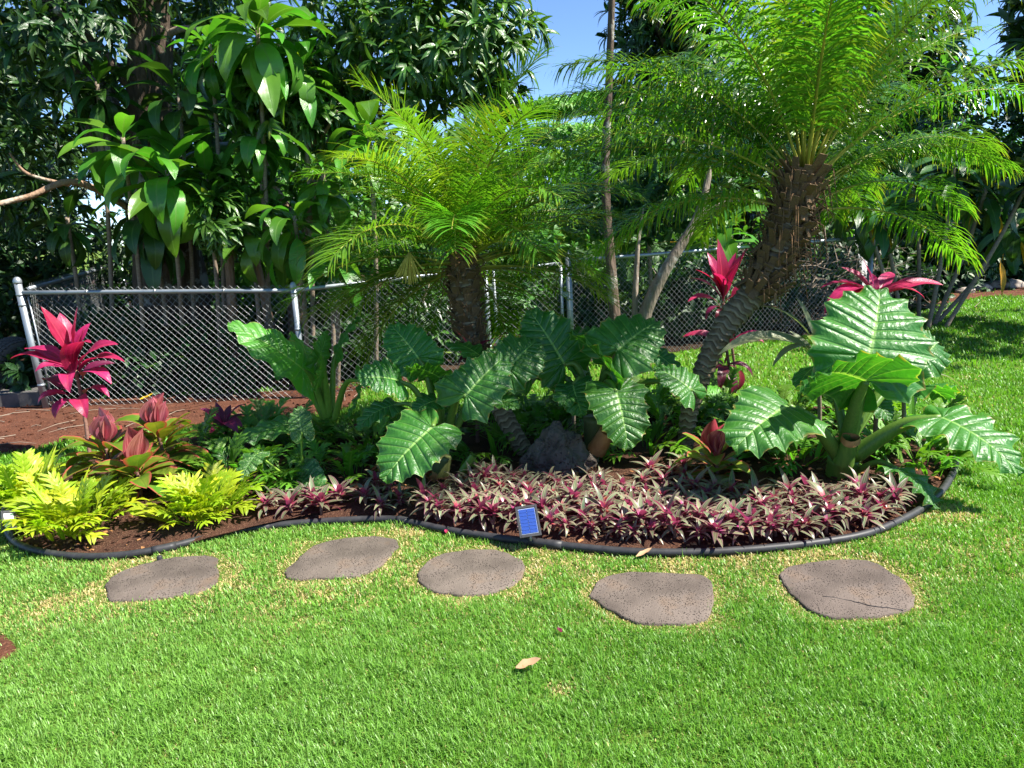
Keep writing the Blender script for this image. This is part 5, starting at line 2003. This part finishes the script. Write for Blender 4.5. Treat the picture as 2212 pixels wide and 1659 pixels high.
# big shaded tree at the back left
b = A(365, 700, 8.9); b[2] = 0
t1 = empty('big_tree', 'massive dark trunked tree with lichen patches and forked limbs behind the fence', 'tree', b)
limb(t1, [b + [0, 0, -.1], A(368, 640, 8.9), A(360, 520, 8.9), A(340, 380, 8.9)], .44, .33, MT['bark_dark'], 'trunk', 18, .06, 1)
limb(t1, [A(345, 420, 8.9), A(322, 230, 8.85), A(322, 90, 8.8), A(318, -120, 8.7)], .24, .20, MT['bark_dark'], seed=2, n=14)
limb(t1, [A(330, 420, 8.95), A(240, 290, 9.0), A(185, 170, 9.0), A(110, -60, 9.1)], .27, .21, MT['bark_dark'], seed=3, n=14)
limb(t1, [A(330, 230, 8.85), A(250, 150, 8.7), A(190, 70, 8.5), A(120, 20, 8.2)], .075, .04, MT['bark_dark'], seed=4)
limb(t1, [A(330, 90, 8.85), A(362, 75, 8.8), A(400, 62, 8.7), A(470, 70, 8.6)], .05, .025, MT['bark_grey'], seed=5)
limb(t1, [A(330, 480, 8.7), A(170, 395, 7.9), A(60, 425, 7.5), A(-40, 450, 7.2)], .04, .022, MT['bark_tan'], seed=6, n=8)
limb(t1, [A(150, 400, 7.9), A(60, 375, 7.8), A(20, 330, 7.7)], .02, .010, MT['bark_tan'], seed=7, n=7)
lo_ = np.array(t1.location)


def bl(px, py, Y, rx, ry, rz, w, root):
    c = rel(A(px, py, Y), root)
    return (c[0], c[1], c[2], rx, ry, rz, w)


foliage_thing(t1, MT['tree'], MANGO_LEAF, [bl(90, 60, 8.3, 1.1, 1.0, .75, 3, t1), bl(-60, 330, 8.0, .8, .9, .9, 2.2, t1), bl(250, -120, 8.8, 1.6, 1.6, .8, 3, t1), bl(20, 520, 11.0, 1.1, .9, .7, 1.8, t1),
                                           bl(430, 20, 9.5, .9, 1.0, .7, 1.6, t1), bl(-200, 0, 9, 1.8, 1.6, 1.4, 2, t1), bl(120, 430, 10.4, .8, .7, .5, 1.0, t1)],
              760, 9, 11, nleaf=280, yellow=.03, size=(.75, 1.15))

# mango-like tree with drooping glossy leaves
b = A(640, 760, 9.3); b[2] = 0
t2 = empty('mango_tree', 'dense mango tree with drooping glossy leaves against the blue sky', 'tree', b)
limb(t2, [b, A(640, 600, 9.3), A(660, 470, 9.3), A(720, 300, 9.2), A(800, 100, 9.0)], .11, .06, MT['bark_tan'], 'trunk', seed=11)
limb(t2, [A(655, 500, 9.3), A(580, 380, 9.1), A(560, 260, 8.9)], .06, .03, MT['bark_tan'], seed=12)
limb(t2, [A(700, 340, 9.2), A(860, 240, 9.0), A(980, 150, 8.8)], .055, .025, MT['bark_tan'], seed=13)
limb(t2, [A(640, 330, 8.6), A(690, 300, 8.3), A(730, 240, 8.1)], .03, .012, MT['bark_tan'], seed=14)
foliage_thing(t2, MT['mango'], MANGO_LEAF, [bl(900, 110, 8.7, 1.15, .9, .75, 4, t2), bl(1010, 60, 8.6, .85, .8, .8, 2.5, t2), bl(760, 60, 8.9, .8, .8, .7, 2, t2), bl(860, -110, 9.0, 1.6, 1.2, .7, 2.5, t2),
                                            bl(600, 215, 8.3, .55, .5, .4, 1.5, t2), bl(700, 260, 8.4, .45, .45, .35, 1.0, t2), bl(1060, 220, 8.6, .38, .4, .32, .7, t2), bl(480, 470, 7.9, .22, .25, .3, .5, t2)],
              640, 10, 12, nleaf=290, droop=.75, yellow=.05, size=(.75, 1.2))

# slim orange-lit trunks behind the first fence panel
for i, (pts, lab) in enumerate([([(505, 760), (500, 640), (492, 540), (478, 440)], 'slim tan barked sapling behind the fence, left of its twin'),
                                ([(590, 760), (575, 660), (560, 590), (540, 500)], 'leaning brown sapling trunk between the two tan saplings behind the fence'),
                                ([(645, 740), (650, 660), (640, 560), (632, 450)], 'slim tan barked sapling close behind the second fence post')]):
    b = A(*pts[0], 8.2 + .2 * i); b[2] = 0
    t = empty('sapling', lab, 'tree', b, 'saplings behind the fence')
    limb(t, [b] + [A(x, y, 8.2 + .2 * i) for x, y in pts[1:]], .06, .035, MT['bark_tan'], 'trunk', 9, .12, 20 + i)
    c = rel(A(pts[-1][0] + 10, pts[-1][1] - 20, 8.3 + .2 * i), t)
    foliage_thing(t, MT['shrub'], OVAL_LEAF, [(c[0], c[1], c[2], .5, .4, .35, 1), (c[0] + .1, c[1] + .3, c[2] - .6, .4, .3, .3, .6)], 60, 8, 40 + i)

# green ti plants with long shiny leaves
TG = 'green ti plants behind the fence'


def ti_plant(label, px, py, Y, n, seed, meshes, el=(-.5, 1.2), size=(.8, 1.05), stem_px=None, yellow=0, group=TG, tall=.25, mat='cane', r=.02):
    c = A(px, py, Y)
    s = A(*stem_px) if stem_px else c * 1.0
    root = empty('ti_plant', label, 'ti plant', (s[0], s[1], 0), group)
    sb = np.array([s[0], s[1], -.03])
    cane(root, [sb, sb * .45 + c * .55 + [0.03, 0, .05], c + [0, 0, tall * .6]], r * 1.25, r, mat)
    cc = rel(c, root)
    lv = rosette(root, meshes, n, cc[2] - tall * .2, cc[2] + tall * .6, el[0], el[1], size, seed, spread=.025, centre=(cc[0], cc[1]))
    for i in range(yellow):
        lv[i].data = YEL[i % 2]
    return root


ti_plant('shiny green ti plant whose lowest big leaf is yellow rimmed, before the dark trunk', 365, 400, 7.75, 30, 1, TI, (-.75, 1.1), (.8, 1.1), (372, 640, 8.3))
ti_plant('green ti plant with hanging sunlit leaves high above the fence, under the treetop', 560, 95, 7.9, 34, 2, TI, (-.9, 1.2), (.85, 1.15), (560, 660, 8.3))
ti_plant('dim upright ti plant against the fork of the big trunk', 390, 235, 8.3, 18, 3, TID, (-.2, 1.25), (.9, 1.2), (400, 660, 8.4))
ti_plant('green ti plant left of the shiny one with leaves over the bare branch', 270, 330, 7.9, 20, 4, TI, (-.7, .9), (.75, 1.0), (290, 660, 8.2))
ti_plant('green ti plant tucked behind the spiky palm with drooping lime leaves', 640, 500, 7.6, 22, 5, TI, (-.8, 1.0), (.7, .95), (650, 700, 7.8))
ti_plant('green ti plant with one orange yellow leaf above the spiky palm', 800, 320, 7.6, 24, 6, TI, (-.5, 1.2), (.7, .95), (800, 700, 7.8), yellow=2)
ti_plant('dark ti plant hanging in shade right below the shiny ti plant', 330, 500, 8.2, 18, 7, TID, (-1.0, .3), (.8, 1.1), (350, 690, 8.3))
ti_plant('low ti plant with drooping lime leaves beside the second fence post', 720, 570, 7.7, 16, 8, TI, (-1.0, .8), (.6, .9), (720, 740, 7.8))
ti_plant('dark ti plant in the gloom behind the mango branches', 480, 330, 8.8, 18, 9, TID, (-.8, .9), (.9, 1.1), (470, 690, 8.9))

for i, (px, py, Y, n, mesh_, lab) in enumerate([
        (460, 130, 8.2, 24, TI, 'ti plant in the treetop between the dark trunk and the highest hanging leaves'),
        (655, 170, 8.1, 24, TI, 'ti plant high among the mango branches'),
        (215, 210, 8.3, 22, TID, 'ti plant hanging before the forked dark limb'),
        (450, 420, 8.0, 24, TI, 'leafy ti plant above the fence rail, right of the shiny one'),
        (560, 320, 8.1, 24, TI, 'ti plant below the highest hanging leaves in the middle of the thicket'),
        (700, 400, 7.9, 22, TI, 'ti plant against the left tips of the spiky palm'),
        (150, 500, 8.3, 20, TID, 'dim ti plant just above the rail near the capped post'),
        (540, 520, 8.0, 20, TI, 'ti plant with low hanging leaves above the fence rail by the saplings')]):
    ti_plant(lab, px, py, Y, n, 120 + i, mesh_, (-.85, 1.05), (.5, .82), (px + 8, 690, Y + .1))

# right background: ti plants on long bare canes
TR = 'green ti plants at the far lawn corner'
for i, (px, py, sx, sy, n, y, lab) in enumerate([
        (1850, 440, 1945, 690, 22, 1, 'dark green ti plant over the far fence with one yellow leaf, nearest the thick palm'),
        (1900, 480, 1950, 700, 20, 1, 'low green ti plant on a cane in front of the far fence corner'),
        (1975, 430, 1985, 700, 20, 0, 'green ti plant on a straight cane above the far fence corner'),
        (2060, 380, 2005, 700, 22, 0, 'tall green ti plant on a slanting pale cane at the lawn corner'),
        (2130, 430, 2015, 700, 22, 2, 'green ti plant with an orange dead leaf leaning over the far rocks'),
        (2195, 510, 2020, 695, 20, 3, 'ti plant with yellow leaves on the most slanted cane, over the far rocks'),
        (2230, 400, 2040, 690, 20, 1, 'green ti plant cut by the picture edge above the far rocks'),
        (1560, 520, 1555, 720, 14, 0, 'short ti plant with upright leaves behind the fence rail by the pale trunks'),
        (1400, 520, 1400, 720, 12, 1, 'broad leaved ti plant between the pale slanted trunks behind the rail')]):
    Y = 9.6 + .25 * (i % 3) if i < 7 else 9.3
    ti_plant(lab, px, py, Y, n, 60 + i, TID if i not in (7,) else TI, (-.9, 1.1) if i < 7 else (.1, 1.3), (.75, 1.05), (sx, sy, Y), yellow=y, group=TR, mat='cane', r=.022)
b = A(2160, 560, 9.3)
o = arc_leaf(empty('dead_leaf', 'narrow yellow dead leaf hanging above the far rocks', 'leaf', b), b, A(2163, 640, 9.3), .25, 'yellow', .2, .5, face=(0.2, -1, 0))

# pale slanted multi-trunk tree between gate and palm
b = A(1375, 770, 8.15); b[2] = 0
t3 = empty('slanted_tree', 'pale barked tree with slanting trunks in front of the fence beside the gate', 'tree', b)
limb(t3, [b + [-.2, 0, -.05], A(1328, 690, 8.15), A(1318, 560, 8.2), A(1308, 380, 8.3), A(1315, 200, 8.4), A(1322, 0, 8.4), A(1330, -160, 8.4)], .065, .028, MT['bark_dark'], 'trunk', seed=31)
limb(t3, [b + [.02, 0, -.05], A(1372, 690, 8.15), A(1376, 560, 8.2), A(1382, 500, 8.25), A(1390, 450, 8.3)], .045, .008, MT['bark_grey'], 'trunk', seed=32)
limb(t3, [b + [.06, 0, -.05], A(1392, 690, 8.1), A(1440, 580, 8.05), A(1500, 480, 8.05), A(1530, 380, 8.1), A(1545, 230, 8.2), A(1560, 160, 8.3)], .085, .006, MT['bark_grey'], 'trunk', seed=33)
limb(t3, [A(1490, 495, 8.05), A(1545, 450, 8.0), A(1600, 432, 7.9), A(1650, 440, 7.8)], .035, .02, MT['bark_grey'], seed=34)
foliage_thing(t3, MT['shrub_dark'], FEATHER, [bl(1450, 420, 8.9, .8, .5, .5, 2, t3), bl(1320, 420, 9.0, .6, .5, .5, 1.2, t3), bl(1540, 300, 8.9, .8, .6, .5, 1.5, t3), bl(1400, 300, 9, .8, .6, .5, 1.2, t3), bl(1550, 200, 8.5, .6, .5, .45, 1.4, t3)],
              330, 9, 35, nleaf=0, spread=(.6, 1.5))

# tall dark tree behind the thick palm, far canopies
b = A(1455, 560, 16); b[2] = 0
t5 = empty('tall_tree', 'tall dark leaved tree reaching into the sky behind the thick palm fronds', 'tree', b)
limb(t5, [b, A(1460, 300, 16), A(1462, 150, 16), A(1470, -100, 16)], .22, .15, MT['bark_dark'], 'trunk', seed=41)
limb(t5, [A(1461, 220, 16), A(1440, 100, 15.8), A(1400, 20, 15.5)], .11, .06, MT['bark_dark'], seed=42)
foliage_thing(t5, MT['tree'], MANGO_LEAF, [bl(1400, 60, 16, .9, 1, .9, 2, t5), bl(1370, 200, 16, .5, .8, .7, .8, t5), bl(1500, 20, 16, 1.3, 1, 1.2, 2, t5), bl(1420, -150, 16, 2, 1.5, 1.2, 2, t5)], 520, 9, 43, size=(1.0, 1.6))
b = A(1230, 520, 30); b[2] = 0
t4 = empty('rain_tree', 'wide feathery canopy tree in flat layers below the patch of blue sky', 'tree', b)
limb(t4, [b, A(1235, 420, 30), A(1240, 330, 30)], .4, .3, MT['bark_grey'], 'trunk', seed=51)
for i, (x, y) in enumerate([(1130, 270), (1200, 250), (1300, 240), (1360, 250), (1080, 330)]):
    limb(t4, [A(1238, 360, 30), A((1238 + x) / 2, (340 + y) / 2 + 10, 29.5), A(x, y, 29)], .16, .05, MT['bark_grey'], seed=52 + i, n=8)
foliage_thing(t4, MT['feather'], FEATHER, [bl(1180, 235, 29.5, 1.5, 1.8, .22, 2.0, t4), bl(1290, 222, 29.5, 1.6, 1.8, .22, 2.0, t4), bl(1390, 230, 29.5, 1.3, 1.5, .25, 1.2, t4), bl(1200, 290, 28.5, 1.9, 1.6, .3, 2.0, t4),
                                          bl(1330, 290, 28.5, 1.7, 1.5, .3, 2.0, t4), bl(1130, 350, 28, 1.8, 1.5, .4, 1.8, t4), bl(1260, 360, 28, 2.0, 1.5, .4, 2, t4)],
              2600, 7, 57, spread=(.9, 1.6), size=(1.3, 2.2), shell=.2, droop=.1)

# shrubs and undergrowth beyond the fence
SH = 'shrubs beyond the fence'
shr = [(30, 600, 11.5, 1.2, .8, 1.0, 'shrub_dark', 'dark shrub beyond the end post above the old tyre'),
       (200, 660, 12.0, 1.2, .8, 1.0, 'shrub_dark', 'black green shrub deep behind the fence, left of the massive trunk'),
       (520, 690, 10.0, 1.0, .8, .9, 'shrub', 'sun flecked shrub right of the massive trunk behind the fence'),
       (610, 560, 11.0, 1.1, .9, 1.2, 'shrub', 'leafy shrub behind the tan saplings'),
       (740, 640, 10.0, .9, .8, 1.0, 'shrub_dark', 'dark shrub behind the second fence panel'),
       (860, 660, 9.6, .8, .7, .8, 'shrub', 'bright shrub under the spiky palm fronds behind the fence'),
       (1000, 600, 11.5, 1.2, 1.0, 1.2, 'shrub_dark', 'dim shrub behind the middle palm trunk'),
       (1140, 610, 12.0, 1.2, 1.0, 1.3, 'shrub', 'shrub seen through the gate'),
       (1270, 620, 10.6, .8, .8, .8, 'shrub_dark', 'dark rounded shrub just right of the gate behind the fence'),
       (1480, 600, 11.5, 1.3, 1.0, 1.3, 'shrub_dark', 'dark shrub behind the slanting pale trunk'),
       (1600, 560, 12.5, 1.3, 1.0, 1.5, 'shrub', 'tall shrub behind the fence left of the thick palm trunk'),
       (1780, 590, 12.5, 1.4, 1.0, 1.2, 'shrub_dark', 'scrubby shrub behind the fence right of the thick palm trunk'),
       (2000, 540, 14.5, 1.7, 1.2, 1.5, 'shrub_dark', 'dark shrub beyond the far fence corner'),
       (2160, 520, 16.0, 1.9, 1.4, 1.8, 'shrub_dark', 'black green shrub behind the far rocks'),
       (1900, 420, 15.5, 1.8, 1.4, 1.6, 'shrub_dark', 'dark shrub mass high behind the far ti plants'),
       (420, 560, 11.5, 1.2, 1.0, 1.3, 'shrub_dark', 'dark shrub filling the gap behind the massive trunk'),
       (-150, 600, 9.8, 1.2, 1.0, 1.3, 'shrub_dark', 'dark shrub at the outer edge beyond the slab'),
       (1000, 420, 14.0, 1.6, 1.2, 1.3, 'shrub', 'tall bush above the spiky palm below the mango leaves'),
       (1180, 470, 16.0, 1.7, 1.2, 1.2, 'feather', 'light green bush below the layered canopy tree'),
       (200, 790, 8.25, .75, .4, .55, 'shrub_dark', 'low dark bush added for canopy shade behind the first fence panel, nearest the crimson cordyline'),  # this and the next two: bushes added in place of canopy shade
       (340, 800, 8.2, .75, .4, .6, 'shrub_dark', 'low dark bush added for canopy shade, hiding the foot of the massive trunk'),
       (480, 790, 8.15, .6, .35, .5, 'shrub_dark', 'low dark bush added for canopy shade at the foot of the leftmost sapling'),
       (760, 780, 8.4, .6, .35, .5, 'shrub_dark', 'low dark bush behind the fence between taro and middle palm'),
       (1480, 680, 9.9, .7, .4, .6, 'shrub_dark', 'low dark bush close behind the fence beside the slanting trunk'),
       (1640, 670, 10.4, .8, .4, .6, 'shrub_dark', 'low bush close behind the fence next to the dry twigs'),
       (1300, 690, 9.5, .6, .4, .5, 'shrub_dark', 'low dark bush just behind the gate post'),
       (1900, 640, 11.6, .8, .5, .6, 'shrub_dark', 'low dark bush at the far fence corner below the canes'),
       (90, 440, 11.5, 1.3, .9, 1.3, 'shrub_dark', 'tall dark shrub filling the gap under the bare branch'),
       (1240, 420, 18.0, 2.0, 1.2, 1.3, 'feather', 'light feathery bush in the middle distance right of the gate line'),
       (1380, 470, 13.0, 1.2, .9, 1.2, 'shrub', 'leafy bush between the slanting trunks beyond the fence'),
       (2120, 330, 14.5, 1.5, 1.2, 1.5, 'shrub_dark', 'tall dark shrub behind the drooping fronds by the far rocks'),
       (1980, 260, 17.0, 2.0, 1.5, 1.8, 'shrub', 'tall leafy shrub behind the largest palm crown'),
       (690, 440, 11.5, 1.2, .9, 1.2, 'shrub', 'leafy bush behind the left fronds of the middle palm'),
       (1420, 420, 15.0, 1.6, 1.2, 1.2, 'shrub', 'bush behind the fronds of the thick palm')]
for i, (px, py, Y, rx, ry, rz, mk, lab) in enumerate(shr):
    c = A(px, py, Y)
    t = empty('shrub', lab, 'shrub', (c[0], c[1], 0), SH)
    h = c[2]
    rr = random.Random(200 + i)
    for q in range(5):
        a = rr.uniform(0, 6.28)
        e = np.array([c[0] + math.cos(a) * rx * .6, c[1] + math.sin(a) * ry * .6, h + rz * rr.uniform(-.3, .5)])
        limb(t, [[c[0] + .05 * math.cos(a), c[1] + .05 * math.sin(a), -.03], [(c[0] * .6 + e[0] * .4), (c[1] * .6 + e[1] * .4), h * .5], e], .03, .008, MT['bark_grey'], 'branch', 6, .1, q)
    bls = [(0, 0, h, rx, ry, rz, 3)]
    for q in range(4):
        bls.append((rr.uniform(-1, 1) * rx * .8, rr.uniform(-1, .5) * ry * .7, max(.3, h + rr.uniform(-1.1, .7) * rz), rx * .55, ry * .6, rz * .5, 1.1))
    bls.append((0, 0, max(.25, h * .4), rx * .9, ry * .8, max(.25, h * .4), 1.6))
    far = max(1.0, Y / 10.5)
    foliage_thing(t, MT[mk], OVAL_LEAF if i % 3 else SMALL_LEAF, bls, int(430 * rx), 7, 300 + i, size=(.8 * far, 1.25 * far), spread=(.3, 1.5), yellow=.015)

# white flower spikes behind the middle palm
p = G(945, 770)
ws = empty('flowering_shrub', 'low shrub with upright white flower spikes behind the middle palm trunk', 'shrub', (A(945, 700, 9.3)[0], 9.3, 0))
sm_ = []
V, F, UV = tube([[0, 0, 0], [0, 0, .03], [0, 0, .12], [0, 0, .17]], [.006, .018, .016, .003], 7, rmod=lambda i, a: 1 + .2 * np.sin(a * 3 + i * 2))
spm = make_mesh('flower_spike', V, F, MT['flower'], uv=UV)
rr = random.Random(9)
for i in range(46):
    q = rel(A(rr.uniform(885, 1030), rr.uniform(672, 730), 9.3 + rr.uniform(-.3, .3)), ws)
    link('flower_spike', spm, ws, loc=q, rot=(rr.uniform(-.2, .2), rr.uniform(-.2, .2), 0), scale=rr.uniform(.7, 1.2))
foliage_thing(ws, MT['shrub_dark'], SMALL_LEAF, [(0, .05, .35, .5, .35, .35, 1)], 150, 7, 77)

# dry twigs tangled behind the right fence
tw = empty('twig_heap', 'tangled heap of dry grey twigs behind the fence right of the thick palm', 'twigs', (A(1780, 640, 10.6)[0], 10.6, 0))
rr = np.random.default_rng(12)
m = MB()
for i in range(420):
    c = np.array([rr.normal(0, .75), rr.normal(0, .3), abs(rr.normal(.35, .42))])
    d = rr.normal(size=3)
    d[2] *= .55
    d /= np.linalg.norm(d)
    ln = rr.uniform(.2, .7)
    e = np.array([rr.normal(0, .05), rr.normal(0, .05), -.05])
    V, F, UV = tube(np.array([c, c + d * ln * .5 + e, c + d * ln]), [.006, .005, .002], 4, cap=False)
    V[:, 2] = np.maximum(V[:, 2], 0.0)
    m.add(V, F, 0, UV)
o = link('twigs', m.mesh('twigs', MT['twig']), tw)
o['kind'] = 'stuff'

# tree at the right that shades the far lawn
b = np.array([9.3, 8.4, 0])
t7 = empty('shade_tree', 'spreading tree at the side of the far lawn throwing striped shade', 'tree', b)
limb(t7, [b, b + [-.1, 0, 1.4], b + [-.3, .1, 2.8], b + [-.2, .2, 4.2]], .22, .12, MT['bark_grey'], 'trunk', seed=71)
for i, e in enumerate([(-1.8, -.6, 4.2), (1.2, .5, 4.6), (-1.2, 1.4, 4.4), (-.4, -1.4, 4.6)]):
    limb(t7, [b + [-.2, .1, 2.3], b + [e[0] * .5, e[1] * .5, 3.5], b + list(e)], .09, .03, MT['bark_grey'], seed=72 + i)
foliage_thing(t7, MT['tree'], MANGO_LEAF, [(-1.2, -.4, 4.4, 1.5, 1.3, .6, 2), (.6, .4, 4.9, 1.6, 1.5, .7, 2), (-.8, 1.4, 4.5, 1.4, 1.2, .5, 1.5), (-1.6, -1.4, 3.9, .9, .8, .35, .8)], 330, 9, 76, size=(.9, 1.3))

# far woodland closing the view
rr = np.random.default_rng(33)
bls = []
for x in np.arange(-34, 40, 2.6):
    if True:
        yy = 24 + rr.uniform(-2, 7)
        hh = rr.uniform(2.4, 4.4)
        if -2 < x < 5:
            hh = rr.uniform(1.6, 2.4)
        bls.append((x, yy, hh * .55, 2.2, 1.8, hh * .62, 2.2 * hh))
wd = link('woodland_base', make_mesh('woodland_base', [[0, 0, 0], [0.01, 0, 0], [0, 0.01, 0]], [[0, 1, 2]], MT['tree']))
bpy.data.objects.remove(wd)
P, out = blob_points(bls, 5200, rr, .6)
pts, d, ups = whorls(P, out, 7, rr)
o = cloud('woodland', MT['shrub_dark'], OVAL_LEAF, pts, d, ups, rr.uniform(2.2, 4.2, len(pts)), leaf_cols(len(pts), rr, .6, 1.5, .02))
o['kind'] = 'stuff'
# taller trees at the far left and right
for i, (x, y, h, lab) in enumerate([(12.0, 14.5, 8.5, 'dark tree behind the rocks at the outer lawn edge'), (-11, 15, 7.5, 'broad dark tree far behind the massive trunk'), (-5.5, 17, 6.5, 'dark tree far behind the mango foliage'),
                                    (9.5, 21, 8.5, 'tall dark tree far behind the largest palm crown'), (15, 19, 8.0, 'tall dark tree beyond the far rocks at the lawn edge'), (5.2, 23, 5.5, 'dark tree behind the sky facing side of the largest palm')]):
    t = empty('background_tree', lab, 'tree', (x, y, 0), 'trees far beyond the fence')
    b = np.array([x, y, 0.0])
    limb(t, [b, b + [.1, 0, h * .35], b + [0, .1, h * .7]], .28, .12, MT['bark_dark'], 'trunk', seed=90 + i)
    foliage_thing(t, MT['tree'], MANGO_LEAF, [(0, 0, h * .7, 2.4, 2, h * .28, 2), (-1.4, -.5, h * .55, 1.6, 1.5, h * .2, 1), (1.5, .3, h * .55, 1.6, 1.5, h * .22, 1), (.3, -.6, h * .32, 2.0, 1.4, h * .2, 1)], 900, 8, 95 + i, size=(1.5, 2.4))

# ------------------------------------------------------------------ small litter
def dry_leaf(px, py, L, w, label, mat='straw', az=0.3, name='dry_leaf'):
    p = G(px, py)
    V, F, UV = leaf_geo(L, w, pr_oval, 4, 6, -.5, 1.2, .5, .2, 2)
    o = link(name, make_mesh(name, V, F, MT[mat], uv=UV), loc=(p[0], p[1], .028), rot=(0.1, .1, az))
    tag(o, label, 'leaf', 'fallen leaves')


dry_leaf(1115, 1458, .10, .045, 'curled tan dead leaf lying on the open lawn', az=-1.5)
dry_leaf(1375, 1214, .09, .03, 'dry brown leaf on the grass just below the black edging', az=-1.2)
dry_leaf(1214, 1380, .03, .02, 'tiny dark purple petal on the lawn below the stepping stones', 'red_dark', .6, 'petal')
dry_leaf(965, 1162, .03, .02, 'tiny magenta petal on the lawn by the edging', 'red', .2, 'petal')
dry_leaf(300, 870, .16, .05, 'pale yellow green leaf fallen on the red soil by the fence', 'yellow', -1.0)
dry_leaf(470, 1000, .14, .05, 'brown leaf on soil near the fence foot under wine red cordyline', az=2.0)

rr = np.random.default_rng(44)
m = MB()
for i in range(900):
    x, y = rr.uniform(-5.6, -0.9), rr.uniform(5.6, 7.9)
    if not in_poly(np.array([x]), np.array([y]), SOIL)[0]:
        continue
    r_ = rr.uniform(.006, .02)
    V, F = box(0, 0, 0, r_ * 1.6, r_ * 1.2, r_)
    a = rr.random() * 6.28
    V = V + rr.normal(0, r_ * .18, V.shape)
    V = np.column_stack([V[:, 0] * math.cos(a) - V[:, 1] * math.sin(a) + x, V[:, 0] * math.sin(a) + V[:, 1] * math.cos(a) + y, V[:, 2] + .022])
    m.add(V, F, 0)
for i in range(70):
    x, y = rr.uniform(-5.6, -0.9), rr.uniform(5.9, 7.7)
    if not in_poly(np.array([x]), np.array([y]), SOIL)[0]:
        continue
    a, ln = rr.random() * 6.28, rr.uniform(.08, .4)
    d = np.array([math.cos(a), math.sin(a), 0]) * ln
    c = np.array([x, y, .026])
    V, F, UV = tube(np.array([c, c + d * .5 + [0, 0, .012], c + d]), [.0035, .003, .0015], 4, cap=False)
    m.add(V, F, 1)
o = link('soil_debris', m.mesh('soil_debris', [MT['soil'], MT['twig']], False))
o['kind'] = 'stuff'

# mulch chips on the open bed soil
rr = np.random.default_rng(45)
m = MB()
CH = [BED]
for i in range(2600):
    px, py = rr.uniform(30, 2050), rr.uniform(1010, 1200)
    p = G(px, py)
    if not in_poly(p[:1], p[1:2], BED)[0]:
        continue
    r_ = rr.uniform(.004, .014)
    V, F = box(0, 0, 0, r_ * rr.uniform(1, 3), r_ * 1.1, r_ * .7)
    a = rr.random() * 6.28
    V = V + rr.normal(0, r_ * .15, V.shape)
    de = dist_poly(p[:1], p[1:2], BED)[0]
    V = np.column_stack([V[:, 0] * math.cos(a) - V[:, 1] * math.sin(a) + p[0], V[:, 0] * math.sin(a) + V[:, 1] * math.cos(a) + p[1], V[:, 2] + .012 + .048 * min(1, de / .25)])
    m.add(V, F, int(rr.random() < .35))
o = link('mulch_chips', m.mesh('mulch_chips', [MT['bed_soil'], MT['sheath']], False))
o['kind'] = 'stuff'
# hairline crack on the outermost stepping stone
st = [o for o in bpy.data.objects if o.name.startswith('stepping_stone') and 'crack' in o.get('label', '')][0]
pts = [G(x, y) for x, y in [(1775, 1295), (1830, 1303), (1880, 1316), (1930, 1322), (1952, 1326)]]
P = spline(pts, 22)
P[:, :2] += rr.normal(0, .0022, (22, 2))
P = P - np.array(st.location)
P[:, 2] = .0152
V, F, UV = tube(P, np.linspace(.0012, .0022, 22), 4)
link('crack', make_mesh('crack', V, F, MT['black'], uv=UV), st)
